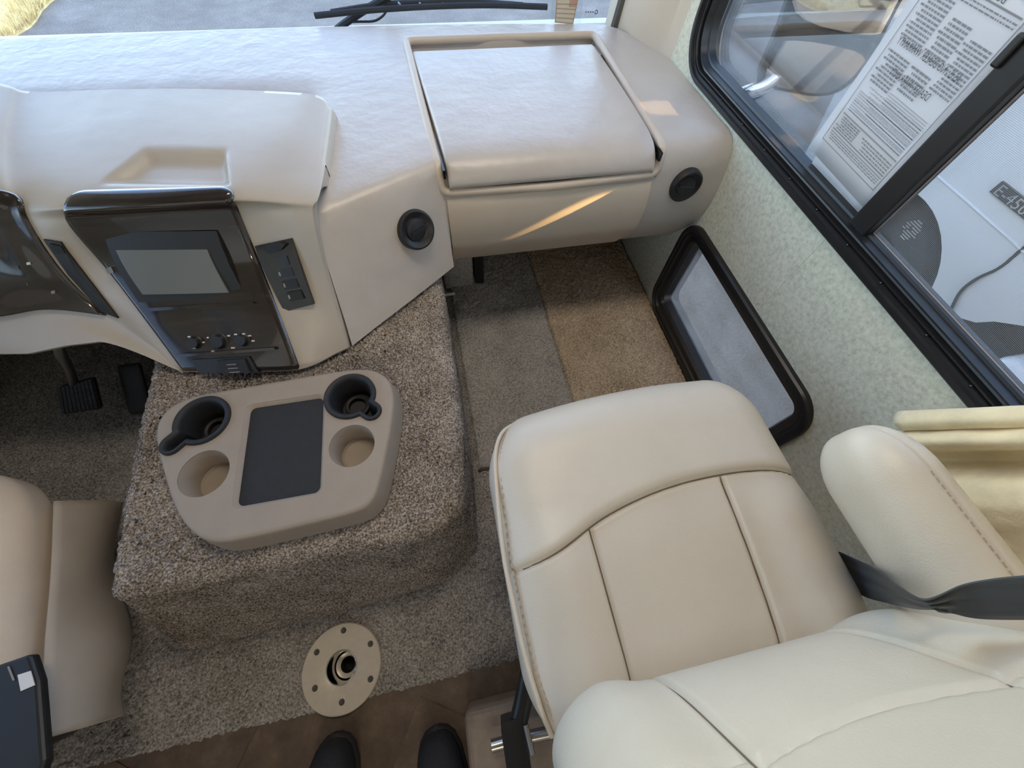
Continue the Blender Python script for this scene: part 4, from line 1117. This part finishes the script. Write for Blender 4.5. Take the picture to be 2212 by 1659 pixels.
# ================================================================== EXTERIOR MIRROR
mi = thing('side_mirror', 'grey side mirror on chrome arm outside the passenger window', 'mirror', at(1610, 215, x=1.0))
def mpt(px, py, d=0):
    # mirror head plane: faces back and inward
    n = V((-.45, -.88, -.05)).normalized(); return at_plane(px, py, V((1.12, 1.16, .62)) , n) - n * d
def mir(name, poly, d0, d1, m, parent, bev=.006):
    pts = chaikin([V((a, b, 0)) for a, b in poly], 2); n_ = len(pts)
    vs = [mpt(p.x, p.y, d0) for p in pts] + [mpt(p.x, p.y, d1) for p in pts]
    fs = [tuple(range(n_)), tuple(range(2 * n_ - 1, n_ - 1, -1))] + [(i, (i + 1) % n_, n_ + (i + 1) % n_, n_ + i) for i in range(n_)]
    o = fixn(mk(name, vs, fs, m, parent, smooth=False))
    if bev: bevel_obj(o, bev, 2)
    return o
hd = mir('housing', [(1630, 178), (1650, 135), (1690, 40), (1720, -70), (1990, -70), (1930, 40), (1905, 90), (1870, 150), (1822, 200), (1768, 214), (1700, 202), (1650, 192)], .002, .06, mirror_grey, mi)
mir('mirror_glass', [(1650, 170), (1668, 118), (1684, 78), (1880, 112), (1850, 158), (1812, 192), (1766, 204), (1700, 192), (1660, 182)], -.002, .001, mirror_m, mi, 0)
mir('upper_glass', [(1700, 40), (1730, -60), (1970, -60), (1915, 50), (1895, 84)], -.002, .001, mirror_m, mi, 0)
mir('divider', [(1680, 52), (1700, 46), (1760, 58), (1840, 78), (1890, 86), (1886, 108), (1800, 96), (1690, 74)], -.010, .0, mirror_grey, mi, 0)
mir('lower_cowl', [(1690, 195), (1775, 206), (1762, 222), (1745, 226), (1715, 212)], .01, .05, rv_paint, mi, 0)
tube('chrome_arm', crs([at(1560, 235, x=.86), at(1605, 207, x=.95), at(1640, 193, x=1.02), mpt(1690, 175, .045), mpt(1760, 140, .05)], 24), [.024] * 24, chrome, mi, 14)

# ================================================================== NEIGHBOUR VAN
XV = 2.5
van = thing('parked_van', 'pale silver van parked beside the passenger window', 'van', (XV + .9, -.5, GZ))
# side skin with wheel arch, in (y,z)
arc_c, arc_r = V((1.36, -.52, 0)), .44
sidep = [(-5.5, -.42), (.80, -.42)]
sidep = [(.80, -.30), (.90, -.33)]
arch = [(arc_c.x + arc_r * math.cos(a), arc_c.y + arc_r * math.sin(a)) for a in np.linspace(math.pi - .42 + .9, -.5, 28)]
outl = [(-6.5, -.10), (.0, -.10), (.40, -.125), (.58, -.17), (.66, -.24), (.70, -.30), (.86, -.40), (.93, -.62)] + [a for a in arch if a[1] > -.62] + [(1.78, -.6), (2.15, -.55), (2.25, .05), (2.12, .42), (1.2, .64), (.75, .70), (.35, 1.05), (-.5, 1.12), (-.52, 1.85), (-6.5, 1.85)]
def vmap(p): 
    y, z = p[0], p[1]; return V((p[2] + .05 * smooth01((-.05 - z) / .5) + .03 * smooth01((z - .35) / .5), y, z))
vs, fs = plate(outl, [], XV, XV + 2.15, vmap); fixn(mk('body', vs, fs, van_paint, van, smooth=False))
# crease, door cut, wheel, running board, badge
def vs_(px, py, d=.0): return at(px, py, x=XV - d)
tube('body_crease', crs([vs_(1960, 325), vs_(2060, 410), vs_(2140, 480), vs_(2230, 560), vs_(2400, 700)], 24), .006, van_paint, van, 8)
tube('door_gap', crs([vs_(2052, 672, -.02), vs_(2075, 630, -.01), vs_(2110, 602), vs_(2160, 578), vs_(2212, 535), vs_(2330, 440), vs_(2500, 300)], 30), .007, dark_gap, van, 6)
vs, fs = lathe((XV + .10, arc_c.x, arc_c.y - .04), (-1, 0, 0), [(.0001, .0), (.20, .0), (.22, .03), (.36, .03), (.39, 0), (.39, -.2)], 40); wh = mk('wheel', vs, fs, tyre_m, van)
vs, fs = boxm((XV + .5, .9, -.62), (.40, 1.2, .30)); mk('underbody', vs, fs, tyre_m, van, smooth=False)
rbp = [at(2090, 790, x=XV - .04), at(2300, 720, x=XV - .04), at(2500, 760, x=XV - .04)]
vs, fs = boxm((XV + .06, -.60, -.34), (.13, 1.10, .09)); o = mk('running_board', vs, fs, van_paint, van, smooth=False); bevel_obj(o, .06, 4)
c = at(2205, 446, x=XV - .012)
e1 = (at(2212, 476, x=XV - .012) - at(2150, 405, x=XV - .012)).normalized()
vs, fs = boxm(c + V((.004, 0, 0)), (.004, .14, .026), Matrix.Rotation(0, 3, 'X')); o = mk('badge', vs, fs, stripe_m, van, smooth=False)
v, f = text_mesh('E-450', .062); vs = [V((XV - .0135, c.y + .128 - p.x * 1.15, c.z - .021 + p.y)) for p in v]; mk('badge_lettering', vs, f, chrome, van, smooth=False)

# ================================================================== ADDED UNSEEN MOTORHOME SHAPE, SHADES THE GROUND OUTSIDE
X2 = 6.0
mh2 = thing('shade_blocker', 'added unseen motorhome shape beyond the pale van, shading the ground', 'motorhome', (X2 + 1.15, -1.5, GZ))
out2 = [(-6.5, -.45), (2.0, -.45), (3.2, -.45), (3.55, -.30), (3.6, .35), (3.45, .5), (3.2, 1.7), (2.9, 1.85), (-6.4, 1.85), (-6.5, 1.7)]
vs, fs = plate(out2, [], X2, X2 + 2.3, lambda p: V((p[2], p[0], p[1]))); o = fixn(mk('body', vs, fs, rv_paint, mh2, smooth=False)); bevel_obj(o, .05)
for (ya, yb2) in ((-5.6, -4.4), (-3.6, -2.2), (-.4, .5), (1.7, 2.7)):
    vs, fs = plate(rrect(ya, yb2, .55, 1.25, .08), [], X2 - .012, X2 + .01, lambda p: V((p[2], p[0], p[1]))); fixn(mk('window', vs, fs, black_gloss, mh2, smooth=False))
for yw in (2.2, -3.9):
    vs, fs = lathe((X2 + .12, yw, -.52), (-1, 0, 0), [(.0001, .02), (.18, .02), (.22, .05), (.38, .05), (.42, 0), (.42, -.25)], 32); mk('wheel', vs, fs, tyre_m, mh2)
vs, fs = boxm((X2 - .004, -1.5, .15), (.004, 4.8, .07)); mk('shade_blocker_stripe', vs, fs, stripe_m, mh2, smooth=False)

# ================================================================== SHOES OF THE PERSON STANDING BEHIND
def shoe(loc, ang, label):
    t = thing('shoe', label, 'shoe', loc, None)
    rz_ = Matrix.Rotation(ang, 3, 'Z')
    def loft(secs, n=20):
        rows = []
        for (y, w, h, z0) in secs:
            rows.append([rz_ @ V((w * math.copysign(abs(math.cos(a)) ** .8, math.cos(a)), y, z0 + h * max(0, math.sin(a)) ** .8 if math.sin(a) > 0 else z0)) + V(loc) for a in np.linspace(0, 2 * math.pi, n, endpoint=False)])
        return rows
    up = loft([(.0, .004, .010, .022), (-.004, .020, .026, .02), (-.015, .034, .038, .02), (-.04, .044, .047, .02), (-.08, .049, .054, .02), (-.12, .047, .068, .02), (-.16, .042, .085, .02), (-.20, .038, .10, .02), (-.26, .036, .105, .02), (-.28, .02, .10, .02), (-.285, .004, .09, .02)])
    grid('upper', up, shoe_m, t, wrap=True, angle=180)
    so_ = loft([(.006, .006, .02, .002), (.0, .024, .022, .002), (-.014, .038, .022, .002), (-.04, .048, .022, .002), (-.08, .053, .022, .002), (-.14, .046, .022, .002), (-.20, .041, .022, .002), (-.27, .038, .022, .002), (-.29, .02, .022, .002), (-.293, .005, .02, .002)])
    grid('sole', so_, sole_m, t, wrap=True, angle=60)
    for k in range(4):
        yy = -.10 - .022 * k; hh = .02 + .060 + .010 * k
        tube('lace', [rz_ @ V((-.022, yy, hh - .006)) + V(loc), rz_ @ V((0, yy - .003, hh + .001)) + V(loc), rz_ @ V((.022, yy, hh - .006)) + V(loc)], .003, sole_m, t, 6)
shoe((-.375, -.19, .004), math.radians(-6), 'dark shoe toe on the brown floor directly below the table socket')
shoe((-.168, -.222, .004), math.radians(4), 'dark shoe toe on the brown floor nearer to the passenger seat')
